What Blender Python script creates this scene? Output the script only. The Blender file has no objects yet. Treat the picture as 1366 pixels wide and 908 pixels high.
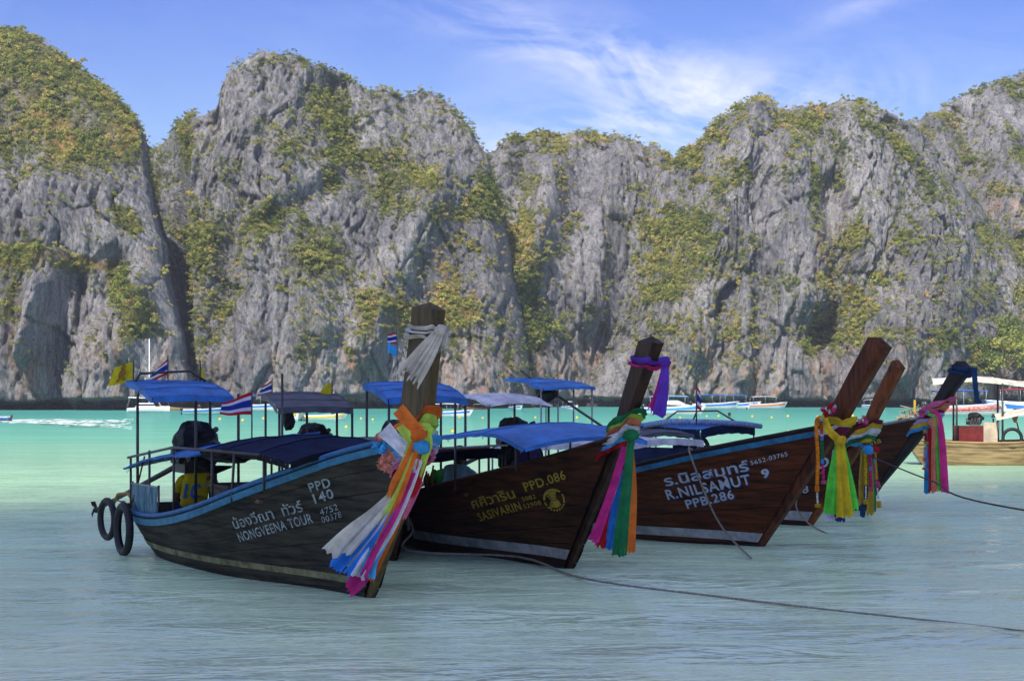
import bpy, math, random
import numpy as np
from mathutils import Vector, Matrix, Euler, Quaternion

# ------------------------------------------------------------------ camera, sky, sun, exposure
SC = bpy.context.scene
COL = SC.collection
F, CAMH, HOR, CX, CY = 2400.0, 1.7, 525.0, 683.0, 454.0        # focal length and horizon measured in the photograph's pixels
cam = bpy.data.cameras.new('camera'); camo = bpy.data.objects.new('camera', cam); COL.objects.link(camo)
camo.location = (0, 0, CAMH); camo.rotation_euler = (math.radians(90), 0, 0)
cam.sensor_width = 36; cam.lens = F / 1366 * 36
cam.shift_y = (HOR - CY) / 1366; cam.clip_start = 0.1; cam.clip_end = 6000
SC.camera = camo

SUN_AZ, SUN_EL = math.radians(20), math.radians(43)             # azimuth: degrees to the west of straight behind the camera
SUNV = Vector((-math.sin(SUN_AZ) * math.cos(SUN_EL), -math.cos(SUN_AZ) * math.cos(SUN_EL), math.sin(SUN_EL)))
sun = bpy.data.lights.new('sun', 'SUN'); sun.energy = 4.8; sun.angle = math.radians(0.5); sun.color = (1.0, 0.94, 0.84)
suno = bpy.data.objects.new('sun', sun); COL.objects.link(suno)
suno.rotation_euler = SUNV.to_track_quat('Z', 'Y').to_euler(); suno.location = (-40, -60, 120)

W = bpy.data.worlds.new('World'); SC.world = W; W.use_nodes = True
def N(nt, typ, **kw):
    n = nt.nodes.new(typ)
    for k, v in kw.items():
        if k in ('ins',):
            for i, x in v.items(): n.inputs[i].default_value = x
        else: setattr(n, k, v)
    return n
def world_nodes():
    nt = W.node_tree; nt.nodes.clear(); L = nt.links.new
    sky = N(nt, 'ShaderNodeTexSky', sky_type='NISHITA', sun_disc=False, sun_elevation=SUN_EL, altitude=0, air_density=1.0, dust_density=0.5, ozone_density=3.0)
    sky.sun_rotation = math.atan2(SUNV.x, SUNV.y)
    tint = N(nt, 'ShaderNodeMix', data_type='RGBA', blend_type='MULTIPLY'); tint.inputs[0].default_value = 1
    tint.inputs[7].default_value = (0.80, 0.88, 1.18, 1)
    L(sky.outputs[0], tint.inputs[6])
    tc = N(nt, 'ShaderNodeTexCoord'); sep = N(nt, 'ShaderNodeSeparateXYZ'); L(tc.outputs['Generated'], sep.inputs[0])
    gr = N(nt, 'ShaderNodeMapRange', interpolation_type='SMOOTHSTEP'); gr.inputs[1].default_value = .05; gr.inputs[2].default_value = .30; L(sep.outputs[2], gr.inputs[0])   # deeper blue with height, all round
    gm = N(nt, 'ShaderNodeMix', data_type='RGBA'); gm.inputs[6].default_value = (0.86, 0.90, 1.02, 1); gm.inputs[7].default_value = (0.31, 0.40, 1.00, 1); L(gr.outputs[0], gm.inputs[0]); L(gm.outputs[2], tint.inputs[7])
    def M(op, a, b=None, clamp=False):
        m = N(nt, 'ShaderNodeMath', operation=op, use_clamp=clamp)
        for i, x in enumerate((a, b)):
            if x is None: continue
            if isinstance(x, (int, float)): m.inputs[i].default_value = x
            else: L(x, m.inputs[i])
        return m.outputs[0]
    az = M('ARCTAN2', sep.outputs[0], sep.outputs[1]); el = sep.outputs[2]
    comb = N(nt, 'ShaderNodeCombineXYZ'); L(M('ADD', az, M('MULTIPLY', el, -0.5)), comb.inputs[0]); L(M('MULTIPLY', M('ADD', el, M('MULTIPLY', az, 0.22)), 2.6), comb.inputs[1])
    n1 = N(nt, 'ShaderNodeTexNoise'); n1.inputs['Scale'].default_value = 9; n1.inputs['Detail'].default_value = 6; n1.inputs['Roughness'].default_value = 0.62; n1.inputs['Distortion'].default_value = 0.9
    L(comb.outputs[0], n1.inputs['Vector'])
    n2 = N(nt, 'ShaderNodeTexNoise'); n2.inputs['Scale'].default_value = 40; n2.inputs['Detail'].default_value = 4; n2.inputs['Distortion'].default_value = 1.6
    L(comb.outputs[0], n2.inputs['Vector'])
    # one bank of cirrus over the saddle between the cliffs, thin wisps elsewhere
    def blob(a0, e0, sa, se, tilt):
        da = M('SUBTRACT', az, a0); de = M('ADD', M('SUBTRACT', el, e0), M('MULTIPLY', da, tilt))
        q = M('ADD', M('POWER', M('ABSOLUTE', M('DIVIDE', da, sa)), 2), M('POWER', M('ABSOLUTE', M('DIVIDE', de, se)), 2))
        return M('POWER', 2.718, M('MULTIPLY', q, -1))
    b = M('ADD', M('ADD', blob(0.055, 0.183, 0.085, 0.016, 0.22), M('MULTIPLY', blob(0.10, 0.150, 0.11, 0.022, -0.1), 1.0)), M('MULTIPLY', blob(0.21, 0.212, 0.05, 0.006, -0.3), 0.35))
    dens = M('ADD', M('MULTIPLY', M('SUBTRACT', n1.outputs[0], 0.40), 2.3), M('MULTIPLY', M('SUBTRACT', n2.outputs[0], 0.5), 0.45))
    mo = N(nt, 'ShaderNodeMapping'); mo.inputs['Location'].default_value = (3.1, 7.7, 1.4); L(tc.outputs['Generated'], mo.inputs[0])   # cirrus fields added above the view to fill the shade
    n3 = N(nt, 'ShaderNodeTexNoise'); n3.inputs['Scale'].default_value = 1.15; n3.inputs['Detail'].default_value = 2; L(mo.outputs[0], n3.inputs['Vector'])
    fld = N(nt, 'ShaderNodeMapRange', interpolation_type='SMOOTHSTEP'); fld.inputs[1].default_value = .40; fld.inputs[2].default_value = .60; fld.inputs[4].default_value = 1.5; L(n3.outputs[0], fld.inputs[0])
    hi = N(nt, 'ShaderNodeMapRange', interpolation_type='SMOOTHSTEP'); hi.inputs[1].default_value = .18; hi.inputs[2].default_value = .45; L(el, hi.inputs[0])   # keeps this added fill cirrus mostly above the view
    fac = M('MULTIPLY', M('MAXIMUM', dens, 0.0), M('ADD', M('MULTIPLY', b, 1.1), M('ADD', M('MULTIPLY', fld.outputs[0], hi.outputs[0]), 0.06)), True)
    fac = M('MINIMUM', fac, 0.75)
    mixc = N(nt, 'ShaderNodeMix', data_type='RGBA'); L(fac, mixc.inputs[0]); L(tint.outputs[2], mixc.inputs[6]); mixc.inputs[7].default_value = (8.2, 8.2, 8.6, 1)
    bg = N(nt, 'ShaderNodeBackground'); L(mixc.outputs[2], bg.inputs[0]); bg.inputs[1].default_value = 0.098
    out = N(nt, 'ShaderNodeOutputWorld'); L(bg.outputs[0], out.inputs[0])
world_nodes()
SC.view_settings.view_transform = 'Standard'; SC.view_settings.look = 'None'; SC.view_settings.exposure = 0.62; SC.view_settings.gamma = 1
SC.view_settings.use_curve_mapping = False
SC.render.engine = 'CYCLES'
SC.cycles.use_denoising = True
SC.cycles.use_light_tree = False
SC.cycles.max_bounces = 5; SC.cycles.diffuse_bounces = 2; SC.cycles.glossy_bounces = 2; SC.cycles.transparent_max_bounces = 12
SC.cycles.sample_clamp_indirect = 6

RNG = np.random.default_rng(7); random.seed(7)

# ------------------------------------------------------------------ helpers
def tag(o, label=None, cat=None, group=None, kind=None):
    if label: o['label'] = label
    if cat: o['category'] = cat
    if group: o['group'] = group
    if kind: o['kind'] = kind
    return o
def empty(name, loc=(0, 0, 0), rz=0.0, label=None, cat=None, group=None):
    o = bpy.data.objects.new(name, None); COL.objects.link(o); o.location = loc; o.rotation_euler = (0, 0, rz)
    o.empty_display_size = 0.1
    return tag(o, label, cat, group)
class MB:
    """collects vertices and faces of ONE mesh"""
    def __init__(s): s.v = []; s.f = []; s.m = []
    def add(s, V, Fs, mi=0):
        o = len(s.v); s.v.extend([tuple(p) for p in V]); s.f.extend([tuple(i + o for i in q) for q in Fs]); s.m.extend([mi] * len(Fs)); return s
    def box(s, c, size, rot=None, mi=0, taper=1.0):
        x, y, z = (q / 2 for q in size); t = taper
        P = [(-x, -y, -z), (x, -y, -z), (x, y, -z), (-x, y, -z), (-x * t, -y * t, z), (x * t, -y * t, z), (x * t, y * t, z), (-x * t, y * t, z)]
        R = Euler(rot).to_matrix() if rot else Matrix.Identity(3)
        P = [R @ Vector(p) + Vector(c) for p in P]
        return s.add(P, [(3, 2, 1, 0), (4, 5, 6, 7), (0, 1, 5, 4), (1, 2, 6, 5), (2, 3, 7, 6), (3, 0, 4, 7)], mi)
    def tube(s, pts, r, n=6, mi=0, caps=True, flat=1.0):
        P = [Vector(p) for p in pts]; k = len(P)
        rr = r if hasattr(r, '__len__') else [r] * k
        up = None; rings = []
        for i in range(k):
            d = (P[min(i + 1, k - 1)] - P[max(i - 1, 0)])
            d = d.normalized() if d.length > 1e-9 else Vector((0, 0, 1))
            if up is None: up = Vector((0, 0, 1)) if abs(d.z) < .9 else Vector((1, 0, 0))
            a = d.cross(up)
            if a.length < 1e-5: a = d.cross(Vector((0, 1, 0.3)))
            a.normalize(); b = a.cross(d).normalized(); up = b
            rings.append([P[i] + a * (math.cos(2 * math.pi * j / n) * rr[i]) + b * (math.sin(2 * math.pi * j / n) * rr[i] * flat) for j in range(n)])
        V = [p for q in rings for p in q]
        Fs = [(i * n + j, i * n + (j + 1) % n, (i + 1) * n + (j + 1) % n, (i + 1) * n + j) for i in range(k - 1) for j in range(n)]
        if caps: Fs += [tuple(range(n))[::-1], tuple((k - 1) * n + j for j in range(n))]
        return s.add(V, Fs, mi)
    def grid(s, G, mi=0, flip=False, close=False):
        """G[i][j] rows of points"""
        r, c = len(G), len(G[0]); V = [p for q in G for p in q]; cc = c if close else c - 1
        Fs = [((i * c + j), (i * c + (j + 1) % c), ((i + 1) * c + (j + 1) % c), ((i + 1) * c + j)) for i in range(r - 1) for j in range(cc)]
        if flip: Fs = [q[::-1] for q in Fs]
        return s.add(V, Fs, mi)
    def lathe(s, prof, n=12, c=(0, 0, 0), axis='z', mi=0, R=None):
        G = []
        for (r, h) in prof:
            row = []
            for j in range(n):
                a = 2 * math.pi * j / n; p = (r * math.cos(a), r * math.sin(a), h)
                if axis == 'x': p = (h, p[0], p[1])
                if axis == 'y': p = (p[0], h, p[1])
                q = Vector(p)
                if R is not None: q = R @ q
                row.append(q + Vector(c))
            G.append(row)
        s.grid(G, mi, close=True)
        return s
    def blob(s, c, r, n=8, m=6, lump=0.15, seed=0, mi=0, sq=(1, 1, 1)):
        rs = random.Random(seed); G = []
        ph = [rs.uniform(0, 6.28) for _ in range(6)]
        for i in range(m + 1):
            th = math.pi * i / m; row = []
            for j in range(n):
                a = 2 * math.pi * j / n
                k = 1 + lump * (math.sin(3 * a + ph[0]) * math.sin(2 * th + ph[1]) + .6 * math.sin(5 * a + ph[2] + 3 * th) + .4 * math.sin(7 * th + ph[3] + 2 * a)) * math.sin(th)
                row.append((c[0] + r * sq[0] * k * math.sin(th) * math.cos(a), c[1] + r * sq[1] * k * math.sin(th) * math.sin(a), c[2] + r * sq[2] * k * math.cos(th)))
            G.append(row)
        return s.grid(G, mi, flip=True, close=True)
    def torus(s, c, R, r, nu=28, nv=10, M3=None, mi=0, tread=0.0):
        G = []
        for i in range(nu + 1):
            a = 2 * math.pi * i / nu; row = []
            for j in range(nv):
                b = 2 * math.pi * j / nv; rr = r * (1 + tread * (1 if i % 2 else -1) * max(0, math.cos(b)))
                p = Vector(((R + rr * math.cos(b)) * math.cos(a), (R + rr * math.cos(b)) * math.sin(a), r * math.sin(b)))
                row.append((M3 @ p if M3 is not None else p) + Vector(c))
            G.append(row)
        return s.grid(G, mi, close=True)
    def build(s, name, mat, parent=None, smooth=False):
        me = bpy.data.meshes.new(name); me.from_pydata(s.v, [], s.f)
        for m in (mat if isinstance(mat, (list, tuple)) else [mat]): me.materials.append(m)
        if any(s.m): me.polygons.foreach_set('material_index', s.m)
        if smooth: me.polygons.foreach_set('use_smooth', [True] * len(s.f))
        me.update(); o = bpy.data.objects.new(name, me); COL.objects.link(o)
        if parent is not None: o.parent = parent
        return o
def copy_tree(o, parent=None):
    c = o.copy(); COL.objects.link(c); c.parent = parent
    for ch in o.children: copy_tree(ch, c)
    return c
def px_ground(px, py, z=0.0):
    Y = (CAMH - z) * F / (py - HOR); return Vector(((px - CX) / F * Y, Y, z))
def at(px, py, Y): return Vector(((px - CX) / F * Y, Y, CAMH + (HOR - py) / F * Y))

# ------------------------------------------------------------------ materials
MATS = {}
def mat(name, col, rough=0.6, spec=0.4, var=0.25, scale=6.0, bump=0.0, bscale=40.0, stretch=(1, 1, 1), dark=None, coat=0.0, metal=0.0, trans=0.0, coord='Object'):
    """paint, cloth or wood: base colour broken up by noise, with fine relief"""
    if name in MATS: return MATS[name]
    m = bpy.data.materials.new(name); m.use_nodes = True; nt = m.node_tree; L = nt.links.new; b = nt.nodes['Principled BSDF']
    b.inputs['Roughness'].default_value = rough; b.inputs['Specular IOR Level'].default_value = spec; b.inputs['Metallic'].default_value = metal
    b.inputs['Coat Weight'].default_value = coat
    tc = N(nt, 'ShaderNodeTexCoord'); mp = N(nt, 'ShaderNodeMapping'); mp.inputs['Scale'].default_value = stretch; L(tc.outputs[coord], mp.inputs[0])
    n = N(nt, 'ShaderNodeTexNoise'); n.inputs['Scale'].default_value = scale; n.inputs['Detail'].default_value = 6; n.inputs['Roughness'].default_value = .65; L(mp.outputs[0], n.inputs['Vector'])
    mx = N(nt, 'ShaderNodeMix', data_type='RGBA')
    mr = N(nt, 'ShaderNodeMapRange'); mr.inputs[1].default_value = .36; mr.inputs[2].default_value = .64; L(n.outputs[0], mr.inputs[0]); L(mr.outputs[0], mx.inputs[0])
    d = dark if dark else tuple(c * (1 - var * 1.4) for c in col)
    mx.inputs[6].default_value = (*d, 1); mx.inputs[7].default_value = (*[min(1, c * (1 + var * .6)) for c in col], 1)
    L(mx.outputs[2], b.inputs['Base Color'])
    if bump:
        n2 = N(nt, 'ShaderNodeTexNoise'); n2.inputs['Scale'].default_value = bscale; n2.inputs['Detail'].default_value = 5; L(mp.outputs[0], n2.inputs['Vector'])
        bp = N(nt, 'ShaderNodeBump'); bp.inputs['Strength'].default_value = bump; bp.inputs['Distance'].default_value = .02; L(n2.outputs[0], bp.inputs['Height']); L(bp.outputs[0], b.inputs['Normal'])
    if trans:
        tr = N(nt, 'ShaderNodeBsdfTranslucent'); L(mx.outputs[2], tr.inputs[0]); ms = N(nt, 'ShaderNodeMixShader'); ms.inputs[0].default_value = trans
        L(b.outputs[0], ms.inputs[1]); L(tr.outputs[0], ms.inputs[2]); L(ms.outputs[0], nt.nodes['Material Output'].inputs[0])
    MATS[name] = m; return m

def mat_rock():
    m = bpy.data.materials.new('limestone'); m.use_nodes = True; nt = m.node_tree; L = nt.links.new; b = nt.nodes['Principled BSDF']
    b.inputs['Roughness'].default_value = .9; b.inputs['Specular IOR Level'].default_value = .15
    geo = N(nt, 'ShaderNodeNewGeometry'); pos = geo.outputs['Position']
    def noise(scale, stretch, detail=8, rough=.6, dist=0):
        mp = N(nt, 'ShaderNodeMapping'); mp.inputs['Scale'].default_value = stretch; L(pos, mp.inputs[0])
        n = N(nt, 'ShaderNodeTexNoise'); n.inputs['Scale'].default_value = scale; n.inputs['Detail'].default_value = detail; n.inputs['Roughness'].default_value = rough; n.inputs['Distortion'].default_value = dist
        L(mp.outputs[0], n.inputs['Vector']); return n.outputs[0]
    def ramp(fac, stops):
        r = N(nt, 'ShaderNodeValToRGB'); L(fac, r.inputs[0]); e = r.color_ramp.elements
        while len(e) < len(stops): e.new(.5)
        for q, (p, c) in zip(e, stops): q.position = p; q.color = (*c, 1) if len(c) == 3 else c
        return r.outputs[0]
    def mix(fac, a, bb, mode='MIX'):
        x = N(nt, 'ShaderNodeMix', data_type='RGBA', blend_type=mode)
        for i, q in ((0, fac), (6, a), (7, bb)):
            if isinstance(q, (int, float)): x.inputs[i].default_value = q
            elif isinstance(q, tuple): x.inputs[i].default_value = (*q, 1)
            else: L(q, x.inputs[i])
        return x.outputs[2]
    def attr(n):
        a = N(nt, 'ShaderNodeAttribute', attribute_name=n); return a.outputs['Fac']
    base = ramp(noise(.12, (1, 1, .35), 6, .62, .6), [(.30, (.15, .149, .162)), (.5, (.265, .26, .272)), (.72, (.40, .388, .388))])
    streak = ramp(noise(.9, (1.2, 1.2, .22), 5, .70, .3), [(.36, (.45, .45, .48)), (.5, (.95, .95, .95)), (.68, (1.3, 1.28, 1.24))])
    col = mix(.85, base, streak, 'MULTIPLY')
    fine = ramp(noise(4.2, (1, 1, .45), 4, .78), [(.37, (.42, .42, .45)), (.51, (1, 1, 1)), (.66, (1.36, 1.34, 1.29))])
    col = mix(.8, col, fine, 'MULTIPLY')
    # pale and orange mineral stains
    st = N(nt, 'ShaderNodeMath', operation='MULTIPLY'); L(attr('stain'), st.inputs[0]); L(ramp(noise(.35, (1, 1, .22), 5, .6, .5), [(.46, (0, 0, 0)), (.64, (.9, .9, .9))]), st.inputs[1])
    scol = ramp(noise(.5, (1, 1, .5), 4), [(.36, (.42, .19, .085)), (.48, (.44, .29, .19)), (.62, (.50, .44, .38))])
    col = mix(st.outputs[0], col, mix(.5, scol, fine, 'MULTIPLY'))
    # thin soil with dry grass and low growth between the bushes
    soil = ramp(noise(.9, (1, 1, 1), 5, .7), [(.34, (.06, .07, .018)), (.5, (.12, .12, .03)), (.66, (.22, .18, .06))])
    dry = ramp(noise(1.1, (1, 1, 1), 4, .7), [(.36, (.20, .13, .04)), (.5, (.40, .24, .08)), (.66, (.55, .34, .14))])
    soil = mix(attr('dry'), soil, dry)
    vf = N(nt, 'ShaderNodeMath', operation='MULTIPLY_ADD', use_clamp=True); L(attr('veg'), vf.inputs[0]); vf.inputs[1].default_value = 2.2
    sb = N(nt, 'ShaderNodeMath', operation='MULTIPLY_ADD'); L(noise(1.6, (1, 1, .8), 4, .75), sb.inputs[0]); sb.inputs[1].default_value = 2.6; sb.inputs[2].default_value = -2.15; L(sb.outputs[0], vf.inputs[2])
    col = mix(vf.outputs[0], col, soil)
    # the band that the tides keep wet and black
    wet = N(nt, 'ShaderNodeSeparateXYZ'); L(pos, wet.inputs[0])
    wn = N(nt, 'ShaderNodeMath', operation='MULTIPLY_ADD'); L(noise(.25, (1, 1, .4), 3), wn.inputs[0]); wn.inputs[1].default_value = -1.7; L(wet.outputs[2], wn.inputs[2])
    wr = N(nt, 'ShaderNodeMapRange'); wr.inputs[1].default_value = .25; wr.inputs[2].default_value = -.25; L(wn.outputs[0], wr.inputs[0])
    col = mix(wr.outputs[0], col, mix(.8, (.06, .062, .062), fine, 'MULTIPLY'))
    L(col, b.inputs['Base Color'])
    bp = N(nt, 'ShaderNodeBump'); bp.inputs['Strength'].default_value = 1.0; bp.inputs['Distance'].default_value = .7
    L(noise(1.7, (1, 1, .33), 6, .80, .3), bp.inputs['Height']); L(bp.outputs[0], b.inputs['Normal'])
    return m
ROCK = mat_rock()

def mat_leaf(name, stops, inst=True):
    m = bpy.data.materials.new(name); m.use_nodes = True; nt = m.node_tree; L = nt.links.new; b = nt.nodes['Principled BSDF']
    b.inputs['Roughness'].default_value = .6; b.inputs['Specular IOR Level'].default_value = .25
    r = N(nt, 'ShaderNodeValToRGB'); e = r.color_ramp.elements
    while len(e) < len(stops): e.new(.5)
    for q, (p, c) in zip(e, stops): q.position = p; q.color = (*c, 1)
    if inst:
        a = N(nt, 'ShaderNodeAttribute', attribute_name='tint'); a.attribute_type = 'INSTANCER'; f = a.outputs['Fac']
    else:
        a = N(nt, 'ShaderNodeObjectInfo'); f = a.outputs['Random']
    geo = N(nt, 'ShaderNodeNewGeometry'); ad = N(nt, 'ShaderNodeMath', operation='MULTIPLY_ADD'); L(geo.outputs['Random Per Island'], ad.inputs[0]); ad.inputs[1].default_value = .22; 
    sb = N(nt, 'ShaderNodeMath', operation='SUBTRACT'); L(f, sb.inputs[0]); sb.inputs[1].default_value = .11; L(sb.outputs[0], ad.inputs[2])
    L(ad.outputs[0], r.inputs[0]); L(r.outputs[0], b.inputs['Base Color'])
    tr = N(nt, 'ShaderNodeBsdfTranslucent'); L(r.outputs[0], tr.inputs[0]); ms = N(nt, 'ShaderNodeMixShader'); ms.inputs[0].default_value = .3
    L(b.outputs[0], ms.inputs[1]); L(tr.outputs[0], ms.inputs[2]); L(ms.outputs[0], nt.nodes['Material Output'].inputs[0])
    return m
LEAF = mat_leaf('leaf', [(0, (.04, .075, .02)), (.25, (.12, .165, .035)), (.5, (.27, .29, .065)), (.72, (.44, .41, .10)), (.88, (.55, .41, .14)), (1, (.60, .36, .18))])
LEAF_TREE = mat_leaf('tree_leaf', [(0, (.07, .12, .03)), (.4, (.14, .19, .04)), (.75, (.25, .29, .06)), (1, (.34, .33, .08))], False)

# ------------------------------------------------------------------ numpy noise
def _h(i, j, k, s):
    x = (i.astype(np.int64) * 374761393 + j.astype(np.int64) * 668265263 + k.astype(np.int64) * 2147483647 + s * 1274126177) & 0xFFFFFFFF
    x = ((x ^ (x >> 13)) * 1274126177) & 0xFFFFFFFF
    x = ((x ^ (x >> 16)) * 2246822519) & 0xFFFFFFFF
    return ((x ^ (x >> 15)) & 0xFFFF).astype(np.float32) / 32767.5 - 1.0
def vnoise(x, y, s=0, lin=False):
    xi, yi = np.floor(x), np.floor(y); fx, fy = (x - xi).astype(np.float32), (y - yi).astype(np.float32)
    if not lin: fx = fx * fx * fx * (fx * (fx * 6 - 15) + 10); fy = fy * fy * fy * (fy * (fy * 6 - 15) + 10)
    z = np.zeros_like(xi)
    a, b, c, d = _h(xi, yi, z, s), _h(xi + 1, yi, z, s), _h(xi, yi + 1, z, s), _h(xi + 1, yi + 1, z, s)
    return (a * (1 - fx) + b * fx) * (1 - fy) + (c * (1 - fx) + d * fx) * fy
def fbm(x, y, o=4, s=0, g=.5):
    t = 0; a = 1.0; n = 0
    for i in range(o):
        t = t + a * vnoise(x * 2 ** i + 17.3 * i, y * 2 ** i - 9.1 * i, s + i); n += a; a *= g
    return t / n
def ridged(x, y, o=3, s=0, g=.5, lin=False):
    t = 0; a = 1.0; n = 0
    for i in range(o):
        t = t + a * (1 - 2 * np.abs(vnoise(x * 2 ** i + 5.7 * i, y * 2 ** i + 3.3 * i, s + i, lin))); n += a; a *= g
    return t / n
def cells(x, y, s=0):
    """broken blocks: each cell has its own level and tilt, with a crack along its border"""
    xi, yi = np.floor(x), np.floor(y); d1 = np.full(x.shape, 9., np.float32); d2 = d1.copy(); lev = np.zeros(x.shape, np.float32); z = np.zeros_like(xi)
    for i in (-1, 0, 1):
        for j in (-1, 0, 1):
            cx_, cy_ = xi + i, yi + j; fx = cx_ + .5 + .48 * _h(cx_, cy_, z, s); fy = cy_ + .5 + .48 * _h(cx_, cy_, z + 1, s); dx, dy = x - fx, y - fy; d = np.hypot(dx, dy).astype(np.float32)
            v = _h(cx_, cy_, z + 2, s) + .7 * dx * _h(cx_, cy_, z + 3, s) + .7 * dy * _h(cx_, cy_, z + 4, s)
            near = d < d1; d2 = np.where(near, d1, np.minimum(d2, d)); lev = np.where(near, v, lev); d1 = np.where(near, d, d1)
    return lev - .9 * np.clip(1 - (d2 - d1) / .16, 0, 1)
def sstep(a, b, x): t = np.clip((x - a) / (b - a), 0, 1); return t * t * (3 - 2 * t)
def polydist(px, py, pts):
    d = np.full(px.shape, 1e9)
    if len(pts) == 1: return np.hypot(px - pts[0][0], py - pts[0][1])
    for (x0, y0), (x1, y1) in zip(pts[:-1], pts[1:]):
        dx, dy = x1 - x0, y1 - y0; t = np.clip(((px - x0) * dx + (py - y0) * dy) / (dx * dx + dy * dy), 0, 1)
        d = np.minimum(d, np.hypot(px - x0 - t * dx, py - y0 - t * dy))
    return d

# ------------------------------------------------------------------ cliffs
VEG_PTS = []     # (co, scale, tint)
def finish_cliff(name, X, Y, Z, nrows_front, veg, dry, stain, label, nveg, vscale, kind_tint=.0, seed=0):
    r, c = X.shape; V = np.stack([X, Y, Z], -1).reshape(-1, 3).astype(np.float32)
    i, j = np.meshgrid(np.arange(r - 1), np.arange(c - 1), indexing='ij'); a = (i * c + j).ravel()
    Q = np.stack([a, a + 1, a + c + 1, a + c], -1).astype(np.int32)
    me = bpy.data.meshes.new(name); me.vertices.add(len(V)); me.vertices.foreach_set('co', V.ravel())
    me.loops.add(Q.size); me.loops.foreach_set('vertex_index', Q.ravel()); me.polygons.add(len(Q))
    me.polygons.foreach_set('loop_start', np.arange(len(Q), dtype=np.int32) * 4)
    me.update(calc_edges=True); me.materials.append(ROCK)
    for n, arr in (('veg', veg), ('dry', dry), ('stain', stain)):
        at_ = me.attributes.new(n, 'FLOAT', 'POINT'); at_.data.foreach_set('value', arr.ravel().astype(np.float32))
    me.validate(); o = bpy.data.objects.new(name, me); COL.objects.link(o); tag(o, label, 'cliff')
    rng = np.random.default_rng(seed + 50)
    if nveg:
        f = slice(0, nrows_front)
        w = np.clip(veg, 0, 1) ** 1.0 + .03
        w[nrows_front:] *= .5
        # cell area differs along the sheet
        dz = np.gradient(Z, axis=0); dy = np.gradient(Y, axis=0); dx = np.gradient(X, axis=1); dyy = np.gradient(Y, axis=1)
        w = w * np.minimum(np.hypot(dz, dy) * np.hypot(dx, dyy), 3)
        # more growth where the rock lies back
        w = w * (0.35 + np.clip(dy / (np.hypot(dz, dy) + 1e-6), 0, 1) * 1.5)
        p = w.ravel() / w.sum(); idx = rng.choice(p.size, size=nveg, p=p)
        co = V[idx] + rng.normal(0, .25, (nveg, 3)); co[:, 2] += .1; co[:, 1] -= .15
        sc = vscale * np.exp(rng.normal(0, .38, nveg)) * (.75 + .5 * veg.ravel()[idx])
        tn = .45 + kind_tint + .26 * fbm(co[:, 0] / 9, co[:, 2] / 7, 3, 90) + rng.normal(0, .20, nveg) + .30 * dry.ravel()[idx]
        VEG_PTS.append((co, sc, np.clip(tn, .02, .98)))
    return o
def rockdisp(X, Z, seed, k=1.0):
    """buttresses, flutes and pinnacles of karst: metres towards the viewer"""
    wx = X + 2.2 * fbm(X / 11, Z / 11, 3, seed + 40) + .12 * Z * fbm(X / 30, Z / 50, 2, seed + 41)
    d = 3.0 * fbm(X / 19, Z / 26, 3, seed)
    d = d + 1.0 * ridged(wx / 6.5, Z / 20, 3, seed + 5, .55, True)
    amp = sstep(-.45, .25, fbm(X / 14, Z / 12, 3, seed + 9)); jx, jz = .5 * fbm(X / 1.5, Z / 1.5, 2, seed + 50), .5 * fbm(X / 1.5, Z / 1.5, 2, seed + 52)
    d = d + .85 * cells((wx + jx) / 3.6 + .25 * Z / 9, (Z + jz) / 9, seed + 54)
    d = d + (.20 + .22 * amp) * cells((wx + jx) / 1.1 - .2 * Z / 3, (Z + jz) / 4.2, seed + 56)
    d = d + (.4 + .85 * amp) * ridged(wx / 1.9 + .2 * vnoise(X / 2, Z / 2, seed + 13, True), Z / 9, 3, seed + 12, .62, True)
    d = d + (.22 + .42 * amp) * ridged(wx / .62 + .3 * vnoise(X, Z / 1.5, seed + 17, True), Z / 3.2, 2, seed + 16, .6, True)
    d = d + .22 * ridged(X / 1.1 + Z / 2.5, Z / 1.3, 3, seed + 30, .65, True)
    return d * k
def strokes(px, py, L):
    m = np.zeros(px.shape)
    for pts, w, s in L:
        d = polydist(px, py, pts); m = np.maximum(m, s * np.exp(-(d / w) ** 2 * .9))
    return m

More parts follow.
